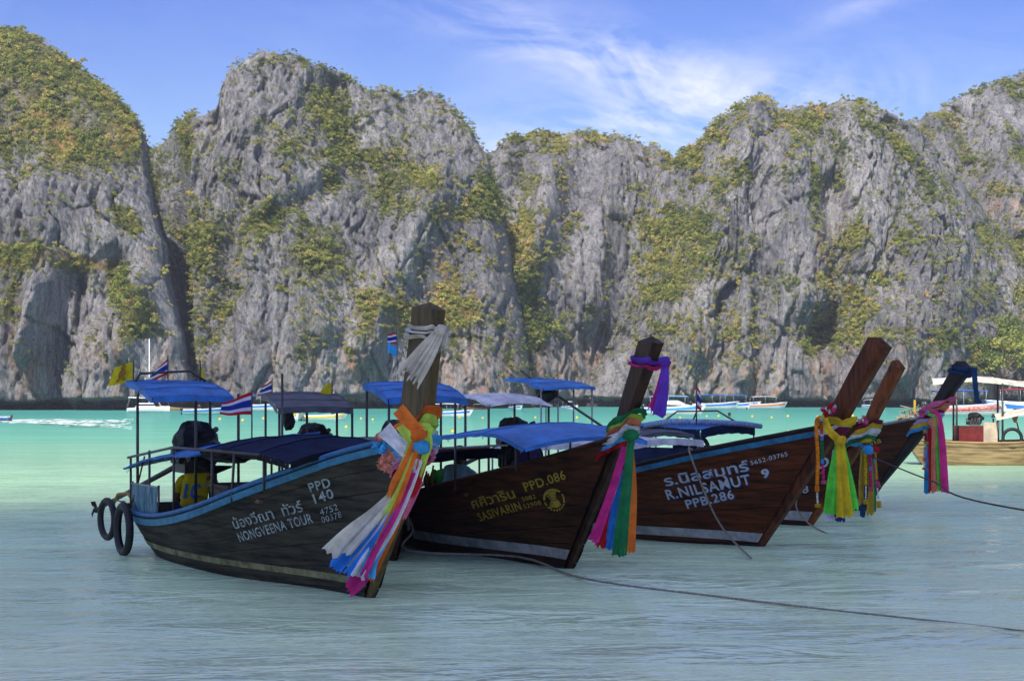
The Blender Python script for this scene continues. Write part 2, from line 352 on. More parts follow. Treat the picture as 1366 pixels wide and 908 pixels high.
def massif(name, D, sky, res, lean, ribs, vegL, dryL, stainL, label, nveg, vscale, seed, vbase=.25, curl=None, notch=2.6, back=45, tint=0.0, jag=.8, leanp=1.8, k=1.0):
    p = np.array(sky, float); Yt = D + lean
    px0, px1 = p[0, 0], p[-1, 0]; wid = (px1 - px0) / F * Yt; nc = int(wid / res)
    pc = np.linspace(px0, px1, nc); Yt = D + lean + (curl(pc, 1.0) if curl is not None else 0 * pc); top = np.interp(pc, p[:, 0], p[:, 1])
    ker = np.ones(5) / 5; top = np.convolve(np.pad(top, 2, 'edge'), ker, 'valid')
    Xc = (pc - CX) / F * Yt; zt = CAMH + (HOR - top) / F * Yt
    zt = zt + jag * (fbm(Xc / 2.2, Xc * 0, 4, seed + 70) + .7 * np.maximum(0, ridged(Xc / 3.1, Xc * 0 + 3, 2, seed + 71)))
    zmax = zt.max(); nr = int(zmax / (res * 1.3))
    t = np.linspace(0, 1, nr)[:, None]
    Z = -1.2 + t * (zt[None] + 1.2); X = np.repeat(Xc[None], nr, 0)
    Yb = D + lean * t ** leanp + 0 * X
    if curl is not None: Yb = Yb + curl(pc[None], t)
    # pull the base in so that the foot keeps the picture's width
    px = CX + F * X / Yb; py = HOR - F * (Z - CAMH) / Yb
    rb = np.zeros(px.shape)
    for pts, w, a in ribs: rb = rb + a * np.exp(-(polydist(px, py, pts) / w) ** 2)
    fade = sstep(1.0, .965, t)
    d = rockdisp(X / k, Z / k, seed) * k
    veg = vbase * sstep(-.15, .35, fbm(X / 7, Z / 5, 4, seed + 60)) + strokes(px, py, vegL) * (.18 + .85 * sstep(-.25, .4, fbm(X / 3.4, Z / 3, 5, seed + 61, .6)))
    veg = np.clip(veg * sstep(2.0, 5.0, Z), 0, 1)
    veg = veg * (1 - .55 * sstep(.1, .55, ridged(X / 2.3, Z / 9, 3, seed + 12)) * (veg < .8))
    Y = Yb + rb * fade - d * (.25 + .75 * fade) * (1 - .45 * veg)
    # sea notch worn into the foot of the cliff
    zn = 1.0 + .6 * fbm(X / 9, X * 0, 3, seed + 66)
    Y = Y + notch * sstep(zn + .35, zn - .25, Z)
    dry = np.clip(strokes(px, py, dryL) * (.4 + .9 * sstep(-.3, .3, fbm(X / 3, Z / 3, 4, seed + 63))), 0, 1)
    stain = np.clip(.85 * sstep(11, 2.5, Z) * sstep(-.5, .2, fbm(X / 12, X * 0, 2, seed + 64)) + .45 * sstep(.05, .45, fbm(X / 6, Z / 10, 3, seed + 65)) * sstep(24, 8, Z) + strokes(px, py, stainL), 0, 1)
    # the far side falls away behind the skyline
    nb = 14; rows = [(X, Y, Z, veg, dry, stain)]
    for k in range(1, nb + 1):
        q = k / nb; zb = Z[-1] - (.02 + .55 * q * q) * (Z[-1] + 1.2); yb = Y[-1] + back * q
        rows.append((X[-1:] * (1 + 0 * q), yb[None], (zb + .5 * fbm(Xc / 3, Xc * 0 + 9 * q, 3, seed + 80))[None], np.maximum(veg[-1:], .6), dry[-1:], stain[-1:] * 0))
    C = [np.concatenate([r[i] for r in rows], 0) for i in range(6)]
    return finish_cliff(name, C[0], C[1], C[2], nr, C[3], C[4], C[5], label, nveg, vscale, tint, seed)

# middle massif with its dome, saddle and the lower shoulder
massif('cliff', 196, [(150, 300), (180, 250), (193, 207), (215, 190), (240, 166), (262, 156), (289, 151), (293, 122), (303, 97), (325, 80), (360, 70), (395, 74), (422, 88), (448, 105), (470, 112), (500, 122), (525, 129), (545, 124), (575, 130), (600, 145), (620, 165), (637, 187), (650, 205), (662, 250), (680, 330), (700, 430), (715, 560)],
       .13, 17, [([(590, 330), (570, 400), (545, 470)], 34, 1.5), ([(600, 230), (560, 300), (520, 380), (490, 470)], 26, -3.5),
                 ([(440, 120), (470, 200), (510, 260)], 24, 2.5), ([(290, 160), (330, 250), (300, 350), (290, 450)], 18, 2.5), ([(240, 180), (235, 300), (240, 420)], 20, -2), ([(370, 230), (400, 330), (430, 430)], 30, -3), ([(450, 240), (350, 300)], 14, 2)],
       [([(650, 260), (640, 330), (610, 390), (570, 440)], 34, 1.0), ([(620, 300), (560, 345), (540, 400)], 26, .8), ([(315, 92), (360, 80), (400, 84), (440, 104)], 10, .55), ([(450, 120), (470, 190), (500, 235)], 26, .85), ([(440, 238), (390, 262), (345, 292)], 17, 1.0), ([(440, 330), (400, 365), (368, 388)], 15, .8),
        ([(262, 318), (285, 322), (245, 365)], 14, .9), ([(305, 385), (285, 440), (270, 470)], 12, .9), ([(405, 465)], 14, 1.0), ([(470, 470)], 10, .9), ([(540, 150), (560, 190), (520, 220)], 20, .55), ([(500, 400), (470, 440)], 16, .7), ([(600, 470), (560, 500)], 20, .55), ([(560, 230), (600, 280)], 16, .5), ([(250, 180), (270, 230), (240, 260)], 16, .5)],
       [([(585, 372)], 56, 1.3), ([(560, 400)], 34, 1.1), ([(640, 390), (600, 420)], 28, .8), ([(430, 160)], 18, .5), ([(360, 74)], 12, .8), ([(610, 330)], 22, .6)],
       [([(445, 500)], 24, .9), ([(600, 490)], 40, .7), ([(660, 480)], 30, .7)],
       'tall grey limestone massif with a domed summit and green gullies across the bay', 44000, .20, 11, vbase=.55, back=40, curl=lambda p, t: 12 * sstep(330, 640, p) + 6 * sstep(640, 715, p) + 60 * sstep(262, 226, p - 40 * (1 - t)), k=.8)
# the lower shoulder behind it
massif('cliff', 238, [(520, 420), (570, 310), (610, 240), (640, 212), (662, 199), (678, 186), (700, 181), (722, 181), (735, 186), (770, 179), (800, 178), (830, 185), (860, 195), (882, 204), (897, 217), (930, 262), (990, 330), (1060, 400)],
       .17, 24, [([(735, 225), (722, 300), (700, 370)], 22, -5), ([(820, 220), (800, 300), (790, 420)], 22, -4), ([(850, 300), (830, 420), (810, 500)], 30, 1), ([(690, 230), (680, 320)], 22, 4)],
       [([(704, 225), (690, 290), (680, 340), (690, 400)], 30, 1.0), ([(680, 190), (720, 186)], 12, .8), ([(740, 200), (775, 190), (800, 190)], 12, .6), ([(745, 240), (755, 270)], 10, .8), ([(760, 290), (750, 330)], 9, .7), ([(885, 210), (893, 228)], 9, 1), ([(830, 330), (800, 400), (770, 440)], 20, .6), ([(700, 460), (690, 490)], 14, .6), ([(690, 440), (760, 430)], 26, .5)],
       [([(690, 300)], 20, .5)], [([(760, 490)], 40, .7)],
       'lower limestone shoulder with a bushy crest between the domed massif and the fluted crag', 20000, .25, 111, vbase=.5, back=40, curl=lambda p, t: -15 * sstep(820, 660, p))

# left headland: stacked contours, its inner side turned away into the gorge
def headland():
    res = .15; D = 186
    edge = np.array([(30, 0), (46, 14), (48, 32), (60, 60), (85, 100), (108, 130), (128, 150), (143, 165), (155, 177), (175, 182), (200, 186), (230, 190), (270, 194), (300, 199), (340, 207), (390, 213), (430, 222), (470, 232), (500, 240), (560, 252)], float)
    zmax = 46.8; nr = int(zmax / res); z = np.linspace(-1.2, zmax, nr)
    Yf = D + np.interp(z, [-2, 12, 19, 25, 36, 44, 48], [0, 2, 4, 7, 17, 30, 42])
    py = HOR - (z - CAMH) * F / Yf; pe = np.interp(py + 7 * sstep(250, 160, py), edge[:, 0], edge[:, 1]) - 9 * sstep(330, 250, py)
    Xe = (pe - CX) / F * Yf + .35 * fbm(z / 2.5, z * 0, 4, 31)
    Xl = -112.0
    nf = 640; ns = 110
    a = np.linspace(0, 1, nf); a = 1 - (1 - a) ** 1.25
    Xf = Xl + a[None] * (Xe - Xl)[:, None]
    Z = np.repeat(z[:, None], nf + ns, 1)
    rnd = 4.5 * np.exp(-((Xe[:, None] - Xf) / 2.2)) * sstep(48, 38, z)[:, None]
    Y0 = Yf[:, None] + rnd
    b = (np.linspace(0, 1, ns + 1)[1:]) ** 1.5
    u = b[None] * 40
    Xs = Xe[:, None] - np.interp(z, [0, 12, 26, 40], [.12, .13, .17, .22])[:, None] * u
    Ys = Yf[:, None] + 4.5 * sstep(48, 38, z)[:, None] + u
    X = np.concatenate([Xf, Xs], 1); Y = np.concatenate([Y0, Ys], 1)
    px = CX + F * X / Y; pyy = HOR - F * (Z - CAMH) / Y
    par = np.concatenate([Xf, Xe[:, None] + u], 1)
    d = rockdisp(par, Z, 21)
    side = np.zeros((1, nf + ns)); side[:, nf:] = 1; ed = np.exp(-np.abs(par - Xe[:, None]) / 2.5)
    for pts, w, am in [([(70, 250), (60, 330)], 30, -3), ([(95, 380), (80, 470), (70, 540)], 22, 4), ([(60, 380), (40, 470)], 16, -4), ([(190, 380), (170, 470)], 22, -3), ([(150, 350), (130, 420)], 20, 3)]:
        Y = Y + am * np.exp(-(polydist(px, pyy, pts) / w) ** 2)
    veg = .4 * sstep(-.15, .35, fbm(par / 6, Z / 5, 4, 61))
    vs = strokes(px, pyy, [([(0, 340), (60, 342), (120, 352), (165, 372)], 17, 1.0), ([(150, 360), (185, 410), (200, 450)], 26, .95), ([(165, 290), (180, 310)], 12, .9), ([(20, 390), (10, 420)], 14, .7), ([(60, 430)], 10, .8), ([(130, 440), (150, 480)], 9, .6), ([(175, 445), (200, 450)], 10, 1)])
    upper = sstep(24.5, 29.5, Z + 2.0 * fbm(par / 8, Z / 8, 3, 68) + np.clip((px - 60) / 40, -1.5, 1.2))
    veg = np.clip(np.maximum(veg + vs * (.3 + .9 * sstep(-.4, .3, fbm(par / 3, Z / 3, 4, 62, .6))), upper * (.8 + .4 * fbm(par / 4, Z / 4, 3, 69))), 0, 1) * (1 - .75 * side) * sstep(2, 5, Z)
    amt = (1 - .5 * veg) * (1 - .75 * ed) * (1 - .55 * side)
    amt = amt * (1 - .5 * sstep(34, 46, Z))
    Y = Y - d * amt * (1 - side); X = X + d * amt * .5 * side
    Y = Y + (1 - side) * 2.8 * sstep(1.4, .8, Z + .7 * fbm(par / 9, par * 0, 3, 66))
    dry = np.clip(strokes(px, pyy, [([(85, 195)], 22, .9), ([(40, 155), (90, 170)], 22, .6), ([(170, 180)], 18, .6), ([(60, 345), (130, 350)], 10, .4), ([(150, 120)], 14, .4), ([(20, 110)], 10, .5)]) * (.4 + .9 * sstep(-.3, .3, fbm(par / 2.5, Z / 2.5, 3, 63))), 0, 1)
    stain = np.clip(.95 * sstep(13, 3, Z) * sstep(-.6, .2, fbm(par / 10, par * 0, 2, 64)) + .35 * sstep(0, .45, fbm(par / 5, Z / 8, 3, 65)), 0, 1) * (1 - side)
    # cap
    nb = 10; rows = [(X, Y, Z, veg, dry, stain)]
    for k in range(1, nb + 1):
        q = k / nb; rows.append((X[-1:], Y[-1:] + 40 * q, Z[-1:] + .8 * fbm(par[-1:] / 4, par[-1:] * 0 + q * 8, 2, 5) - 6 * q * q, veg[-1:] * 0 + .9, dry[-1:], stain[-1:]))
    C = [np.concatenate([r[i] for r in rows], 0) for i in range(6)]
    return finish_cliff('cliff', *C[:3], nr, *C[3:], 'wooded limestone headland rising beside the narrow dark gorge', 36000, .23, .0, 21)
headland()

# right-hand massif: green slope on its west side, fluted face
massif('cliff', 224, [(700, 560), (745, 520), (775, 470), (800, 415), (820, 355), (845, 300), (868, 255), (897, 217), (915, 203), (932, 193), (955, 165), (975, 149), (1000, 136), (1018, 134), (1025, 130), (1036, 146), (1060, 142), (1090, 148), (1118, 141), (1138, 135), (1160, 146), (1185, 156), (1200, 166), (1215, 172), (1240, 190), (1290, 250), (1350, 330), (1400, 400)],
       .155, 20, [([(1000, 150), (970, 260), (940, 360), (920, 460)], 26, -5), ([(1200, 180), (1210, 260), (1195, 340), (1150, 410)], 30, 3), ([(1050, 200), (1060, 300), (1070, 400)], 24, -4), ([(1110, 250), (1130, 400), (1100, 450)], 20, 5), ([(900, 260), (860, 360), (840, 450)], 30, 3), ([(1180, 430), (1185, 500)], 26, -6), ([(1150, 440), (1110, 440)], 24, 3), ([(1000, 330), (990, 420), (985, 500)], 14, -3)],
       [([(985, 155), (950, 215), (915, 270), (885, 330), (862, 390), (845, 450)], 42, 1.0), ([(1000, 148), (1030, 160)], 14, .9), ([(1070, 160), (1110, 165), (1150, 165), (1185, 172)], 22, .8), ([(1205, 180), (1218, 260), (1205, 330), (1180, 380)], 20, 1.0), ([(1130, 395), (1095, 430), (1080, 450)], 28, 1.0), ([(1150, 420), (1180, 420)], 26, .9), ([(945, 320), (925, 345)], 20, 1.0), ([(1085, 235), (1080, 310)], 9, .8), ([(985, 338)], 8, 1), ([(1160, 270), (1140, 320)], 13, .7), ([(1027, 497)], 6, .9), ([(980, 440)], 6, .8), ([(1030, 440)], 8, .8), ([(1060, 190), (1040, 230)], 12, .6), ([(1110, 460)], 20, .7), ([(1230, 440), (1260, 470), (1300, 480)], 40, .9)],
       [([(1100, 330), (1110, 400)], 16, .6), ([(990, 200)], 14, .3), ([(1120, 290)], 12, .6), ([(940, 270)], 14, .3)],
       [([(960, 480)], 45, .8), ([(1090, 330), (1120, 420)], 22, .55), ([(960, 500), (1040, 515)], 20, .9), ([(1155, 480), (1160, 520)], 18, .8), ([(985, 280)], 14, .5), ([(1200, 480)], 26, .5)],
       'fluted grey limestone crag with a green western slope and orange stained foot', 38000, .235, 43, vbase=.42,
       curl=lambda p, t: 9 * sstep(1000, 720, p) + 30 * sstep(1205, 1330, p), back=40)

# the far right mountain
massif('cliff', 275, [(1090, 420), (1130, 300), (1160, 220), (1185, 182), (1200, 172), (1212, 163), (1222, 166), (1235, 157), (1260, 141), (1285, 129), (1320, 113), (1345, 105), (1366, 97), (1420, 84), (1500, 76), (1620, 80), (1740, 90)],
       
       .19, 34, [([(1240, 170), (1255, 280), (1270, 380)], 24, -5), ([(1290, 160), (1300, 300), (1290, 400)], 26, 4), ([(1330, 150), (1340, 280), (1366, 380)], 24, -4), ([(1220, 180), (1215, 300)], 18, 6)],
       [([(1205, 180), (1225, 200), (1215, 260)], 22, 1.0), ([(1245, 160), (1290, 140), (1366, 112), (1500, 90)], 20, .95), ([(1290, 180), (1300, 240)], 18, .7), ([(1320, 260), (1300, 330)], 22, .7), ([(1366, 330), (1330, 400)], 30, .9), ([(1310, 430), (1366, 420), (1500, 420)], 46, 1.0), ([(1250, 400), (1290, 380)], 24, .7), ([(1366, 230), (1340, 180)], 20, .5), ([(1240, 300)], 15, .6), ([(1400, 300), (1600, 300)], 90, .7)],
       [([(1290, 400)], 14, .6), ([(1310, 310)], 12, .4)], [([(1330, 280), (1366, 290)], 14, .8), ([(1235, 420)], 20, .6), ([(1190, 400)], 20, .6)],
       'green and grey limestone mountain rising behind the moored tour boats', 26000, .28, 77, vbase=.55, back=60)

# puffy blocker added out of view, its outline shaped to shade the moored boats
def sunblocker():
    L = 640 / math.sin(SUN_EL); mb = MB(); rs = random.Random(3)
    for ix in range(15):
        x = -30 + 4.8 * ix; y1 = float(np.interp(x, [-30, -20, -7, 9.5, 24, 40], [16, 24.5, 28.5, 36.5, 41, 34])) - 7.5; y = 13.5
        while y <= y1 + .1:
            r = rs.uniform(5.2, 6.6); p = Vector((x + rs.uniform(-.8, .8), y + rs.uniform(-.6, .6), 0)) + SUNV * L; mb.blob((p.x, p.y, p.z + rs.uniform(-1.5, 2.5)), r, 14, 10, .10, ix * 31 + int(y)); y += min(4.6, max(.5, y1 - y))
    m = mat('blocker_white', (.88, .88, .90), 1.0, 0.0, .03, .1, trans=.45); tag(mb.build('sunblocker', m, None, True), 'added unseen cloud drifting high over the beach', 'sunblocker', kind='stuff')
sunblocker()

# bushes on the cliffs
def bush_mesh(name, seed, n=130):
    r = np.random.default_rng(seed); V = []; Fs = []
    lob = [(r.normal(0, .42, 3) * np.array([1, 1, .55]), r.uniform(.38, .62)) for _ in range(6)]
    for k in range(n):
        c, rad = lob[r.integers(6)]; d = r.normal(0, 1, 3); d /= np.linalg.norm(d); d[2] = abs(d[2]) * .9 - .15
        p = c + d * rad * r.uniform(.75, 1.05); nn = d + r.normal(0, .45, 3); nn /= np.linalg.norm(nn)
        a = np.cross(nn, r.normal(0, 1, 3)); a /= np.linalg.norm(a); b = np.cross(nn, a); s = r.uniform(.10, .20)
        o = len(V); V += [tuple(p + s * (a * .9 - b * .2)), tuple(p + s * b * .75), tuple(p - s * (a * .9 + b * .1)), tuple(p - s * b * .75 + nn * s * .2)]; Fs.append((o, o + 1, o + 2, o + 3))
    me = bpy.data.meshes.new(name); me.from_pydata(V, [], Fs); me.materials.append(LEAF); return me
def vegetation():
    co = np.concatenate([v[0] for v in VEG_PTS]); sc = np.concatenate([v[1] for v in VEG_PTS]); tn = np.concatenate([v[2] for v in VEG_PTS]); n = len(co)
    bc = bpy.data.collections.new('bush_kinds')
    for k in range(6):
        o = bpy.data.objects.new('bush', bush_mesh('bush', 100 + k)); bc.objects.link(o)
    me = bpy.data.meshes.new('undergrowth'); me.vertices.add(n); me.vertices.foreach_set('co', co.astype(np.float32).ravel())
    for nm, a in (('size', sc), ('tint', tn), ('turn', RNG.uniform(0, 6.28, n))):
        q = me.attributes.new(nm, 'FLOAT', 'POINT'); q.data.foreach_set('value', a.astype(np.float32))
    o = bpy.data.objects.new('undergrowth', me); COL.objects.link(o); tag(o, 'olive green bushes and low trees clinging to the limestone cliffs', 'bushes', kind='stuff')
    ng = bpy.data.node_groups.new('scatter', 'GeometryNodeTree'); ng.interface.new_socket('Geometry', in_out='INPUT', socket_type='NodeSocketGeometry'); ng.interface.new_socket('Geometry', in_out='OUTPUT', socket_type='NodeSocketGeometry')
    gi = ng.nodes.new('NodeGroupInput'); go = ng.nodes.new('NodeGroupOutput'); L = ng.links.new
    ip = ng.nodes.new('GeometryNodeInstanceOnPoints'); ci = ng.nodes.new('GeometryNodeCollectionInfo'); ci.inputs[0].default_value = bc; ci.inputs[1].default_value = True; ci.inputs[2].default_value = True
    ip.inputs['Pick Instance'].default_value = True
    def na(nm):
        a = ng.nodes.new('GeometryNodeInputNamedAttribute'); a.data_type = 'FLOAT'; a.inputs[0].default_value = nm; return a.outputs[0]
    cx = ng.nodes.new('ShaderNodeCombineXYZ'); L(na('turn'), cx.inputs[2])
    m2p = ng.nodes.new('GeometryNodeMeshToPoints')
    L(gi.outputs[0], m2p.inputs[0]); L(m2p.outputs[0], ip.inputs['Points']); L(ci.outputs[0], ip.inputs['Instance']); L(cx.outputs[0], ip.inputs['Rotation']); L(na('size'), ip.inputs['Scale'])
    L(ip.outputs[0], go.inputs[0])
    md = o.modifiers.new('scatter', 'NODES'); md.node_group = ng
vegetation()

# ------------------------------------------------------------------ water and beach
def mat_water():
    m = bpy.data.materials.new('sea_water'); m.use_nodes = True; nt = m.node_tree; L = nt.links.new; nt.nodes.clear()
    out = N(nt, 'ShaderNodeOutputMaterial'); geo = N(nt, 'ShaderNodeNewGeometry'); pos = geo.outputs['Position']; sep = N(nt, 'ShaderNodeSeparateXYZ'); L(pos, sep.inputs[0])
    def noise(scale, stretch, detail=4, rough=.55, dist=0):
        mp = N(nt, 'ShaderNodeMapping'); mp.inputs['Scale'].default_value = stretch; mp.inputs['Rotation'].default_value = (0, 0, -.12); L(pos, mp.inputs[0])
        n = N(nt, 'ShaderNodeTexNoise'); n.inputs['Scale'].default_value = scale; n.inputs['Detail'].default_value = detail; n.inputs['Roughness'].default_value = rough; n.inputs['Distortion'].default_value = dist
        L(mp.outputs[0], n.inputs['Vector']); return n.outputs[0]
    def M(op, a, b=None, c=None):
        q = N(nt, 'ShaderNodeMath', operation=op)
        for i, x in enumerate((a, b, c)):
            if x is None: continue
            if isinstance(x, (int, float)): q.inputs[i].default_value = x
            else: L(x, q.inputs[i])
        return q.outputs[0]
    # depth over the white sand: pale at the beach, turquoise further out
    off = M('ADD', sep.outputs[1], M('MULTIPLY', M('SUBTRACT', noise(.05, (1, 1, 1), 4), .5), 22))
    off = M('SUBTRACT', off, M('MULTIPLY', sep.outputs[0], .35))
    r = N(nt, 'ShaderNodeValToRGB'); mr = N(nt, 'ShaderNodeMapRange'); mr.inputs[1].default_value = 4; mr.inputs[2].default_value = 164; L(off, mr.inputs[0]); L(mr.outputs[0], r.inputs[0])
    e = r.color_ramp.elements
    for p, c in ((.0, (.82, .93, .60)), (.11, (.64, .92, .56)), (.19, (.32, .52, .335)), (.42, (.15, .385, .28)), (.70, (.09, .315, .25)), (1., (.06, .25, .215))):
        q = e.new(p) if p not in (0., 1.) else (e[0] if p == 0. else e[len(e) - 1]); q.color = (*c, 1)
    cl = N(nt, 'ShaderNodeMix', data_type='RGBA', blend_type='MULTIPLY'); cl.inputs[0].default_value = .55; L(r.outputs[0], cl.inputs[6])
    r2 = N(nt, 'ShaderNodeValToRGB'); L(noise(.33, (.35, 1.2, 1), 6, .6, .4), r2.inputs[0]); r2.color_ramp.elements[0].position = .35; r2.color_ramp.elements[0].color = (.80, .84, .86, 1); r2.color_ramp.elements[1].position = .65; r2.color_ramp.elements[1].color = (1.12, 1.1, 1.06, 1); L(r2.outputs[0], cl.inputs[7])
    # ripples
    h = M('ADD', M('MULTIPLY', noise(1.5, (.42, 1, 1), 4, .55, .8), .15), M('ADD', M('MULTIPLY', noise(5.5, (.45, 1, 1), 3, .55, .6), .042), M('MULTIPLY', noise(.35, (.4, 1, 1), 2), .12)))
    bp = N(nt, 'ShaderNodeBump'); bp.inputs['Strength'].default_value = 1; bp.inputs['Distance'].default_value = 1.0; L(h, bp.inputs['Height'])
    df = N(nt, 'ShaderNodeBsdfDiffuse'); L(cl.outputs[2], df.inputs[0])
    gl = N(nt, 'ShaderNodeBsdfGlossy'); gl.inputs['Roughness'].default_value = .035; gl.inputs[0].default_value = (1, 1, 1, 1); L(bp.outputs[0], gl.inputs['Normal'])
    bp2 = N(nt, 'ShaderNodeBump'); bp2.inputs['Strength'].default_value = .25; bp2.inputs['Distance'].default_value = 1.0; L(h, bp2.inputs['Height']); L(bp2.outputs[0], df.inputs['Normal'])
    fr = N(nt, 'ShaderNodeFresnel'); fr.inputs[0].default_value = 1.33; L(bp.outputs[0], fr.inputs['Normal'])
    f = M('MINIMUM', M('MULTIPLY', fr.outputs[0], 1.0), .50)
    # far out, facets that face the viewer win: less mirror
    fd = N(nt, 'ShaderNodeMapRange'); fd.inputs[1].default_value = 25; fd.inputs[2].default_value = 70; fd.inputs[3].default_value = 1; fd.inputs[4].default_value = .30; L(sep.outputs[1], fd.inputs[0])
    ms = N(nt, 'ShaderNodeMixShader'); L(M('MULTIPLY', f, fd.outputs[0]), ms.inputs[0]); L(df.outputs[0], ms.inputs[1]); L(gl.outputs[0], ms.inputs[2]); L(ms.outputs[0], out.inputs[0])
    return m
WATER = mat_water()
def waves(x, y): return .012 * math.sin(1.9 * y + .6 * x) + .010 * math.sin(2.7 * y - .9 * x + 1) + .008 * math.sin(4.1 * y + 1.7 * x)
def water():
    mb = MB(); ys = [6.0 + .16 * i for i in range(220)] + [41.5 + 1.5 * i for i in range(40)] + [105, 130, 170, 230, 300, 420, 700, 1500, 3500]
    xs = [-3000, -900, -300, -120, -60, -35, -22] + [-15 + .5 * i for i in range(61)] + [22, 35, 60, 120, 300, 900, 3000]
    G = [[(x, y, waves(x, y) if (y < 45 and abs(x) < 16) else 0.0) for x in xs] for y in ys]
    o = mb.grid(G).build('water', WATER, None, True); tag(o, 'clear turquoise sea water turning grey-green in the shaded shallows', kind='structure')
    SAND = mat('sand', (.62, .54, .42), .9, .1, .15, 3, .3, 60)
    mb = MB(); G = [[(x, y, z) for x in (-400, -100, -30, 0, 30, 100, 400)] for y, z in ((-95, 3.2), (-60, 2.6), (-20, 1.3), (-4, .62), (4, .22), (8, .02), (14, -.35), (40, -1.4), (120, -3))]
    tag(mb.grid(G).build('beach', SAND, None, True), 'pale sand beach running down into the shallows', kind='structure')
water()
#BOATS
# ------------------------------------------------------------------ longtail boats
PAL = dict(blue=(.035, .21, .60), navy=(.007, .015, .05), white=(.86, .87, .90), grey=(.10, .11, .13), black=(.012, .012, .014), beige=(.72, .66, .54), maroon=(.06, .012, .015))
def cloth(n): return mat('cloth_' + n, PAL[n], *((.85, .08) if n in ('navy', 'black', 'maroon') else (.55, .4)), .28, 4, .6, 18, trans=.15 if n not in ('navy', 'black') else 0)
STEEL = mat('painted_steel', (.045, .04, .038), .45, .5, .4, 9, .2, 60)
GALV = mat('galvanised_pipe', (.30, .31, .32), .4, .5, .3, 9, metal=.5)
RUBBER = mat('rubber', (.010, .010, .011), .55, .4, .4, 14, .4, 60)
ROPE = mat('rope', (.36, .32, .26), .9, .1, .3, 40, .8, 160)
BLACK = mat('black_tarp', (.008, .008, .009), .6, .3, .4, 12, .6, 30)
PAINTW = mat('white_lettering', (.46, .50, .52), .7, .2, .16, 22)
PAINTG = mat('gold_lettering', (.42, .29, .03), .65, .3, .16, 22)
PAINTB = mat('blue_lettering', (.015, .11, .33), .65, .3, .16, 22)
PAINTB1 = mat('worn_white_lettering', (.32, .37, .35), .75, .1, .45, 28)
def wood(name, col, dark, rough=.55, spec=.3, coat=0.0, grain=(.6, 2.5, 7.5)):
    return mat(name, col, rough, spec, .3, 2.4, .2, 7, grain, dark, coat)
def smooth_tab(xs, ys, x):
    """monotone-ish cubic through the table"""
    xs = np.array(xs, float); ys = np.array(ys, float); m = np.gradient(ys, xs); x = np.clip(np.asarray(x, float), xs[0], xs[-1])
    i = np.clip(np.searchsorted(xs, x) - 1, 0, len(xs) - 2); h = xs[i + 1] - xs[i]; t = (x - xs[i]) / h
    return (2 * t ** 3 - 3 * t ** 2 + 1) * ys[i] + (t ** 3 - 2 * t ** 2 + t) * h * m[i] + (-2 * t ** 3 + 3 * t ** 2) * ys[i + 1] + (t ** 3 - t ** 2) * h * m[i + 1]
SS = np.linspace(0, 1, 61); TAB = np.linspace(0, 1, 11)
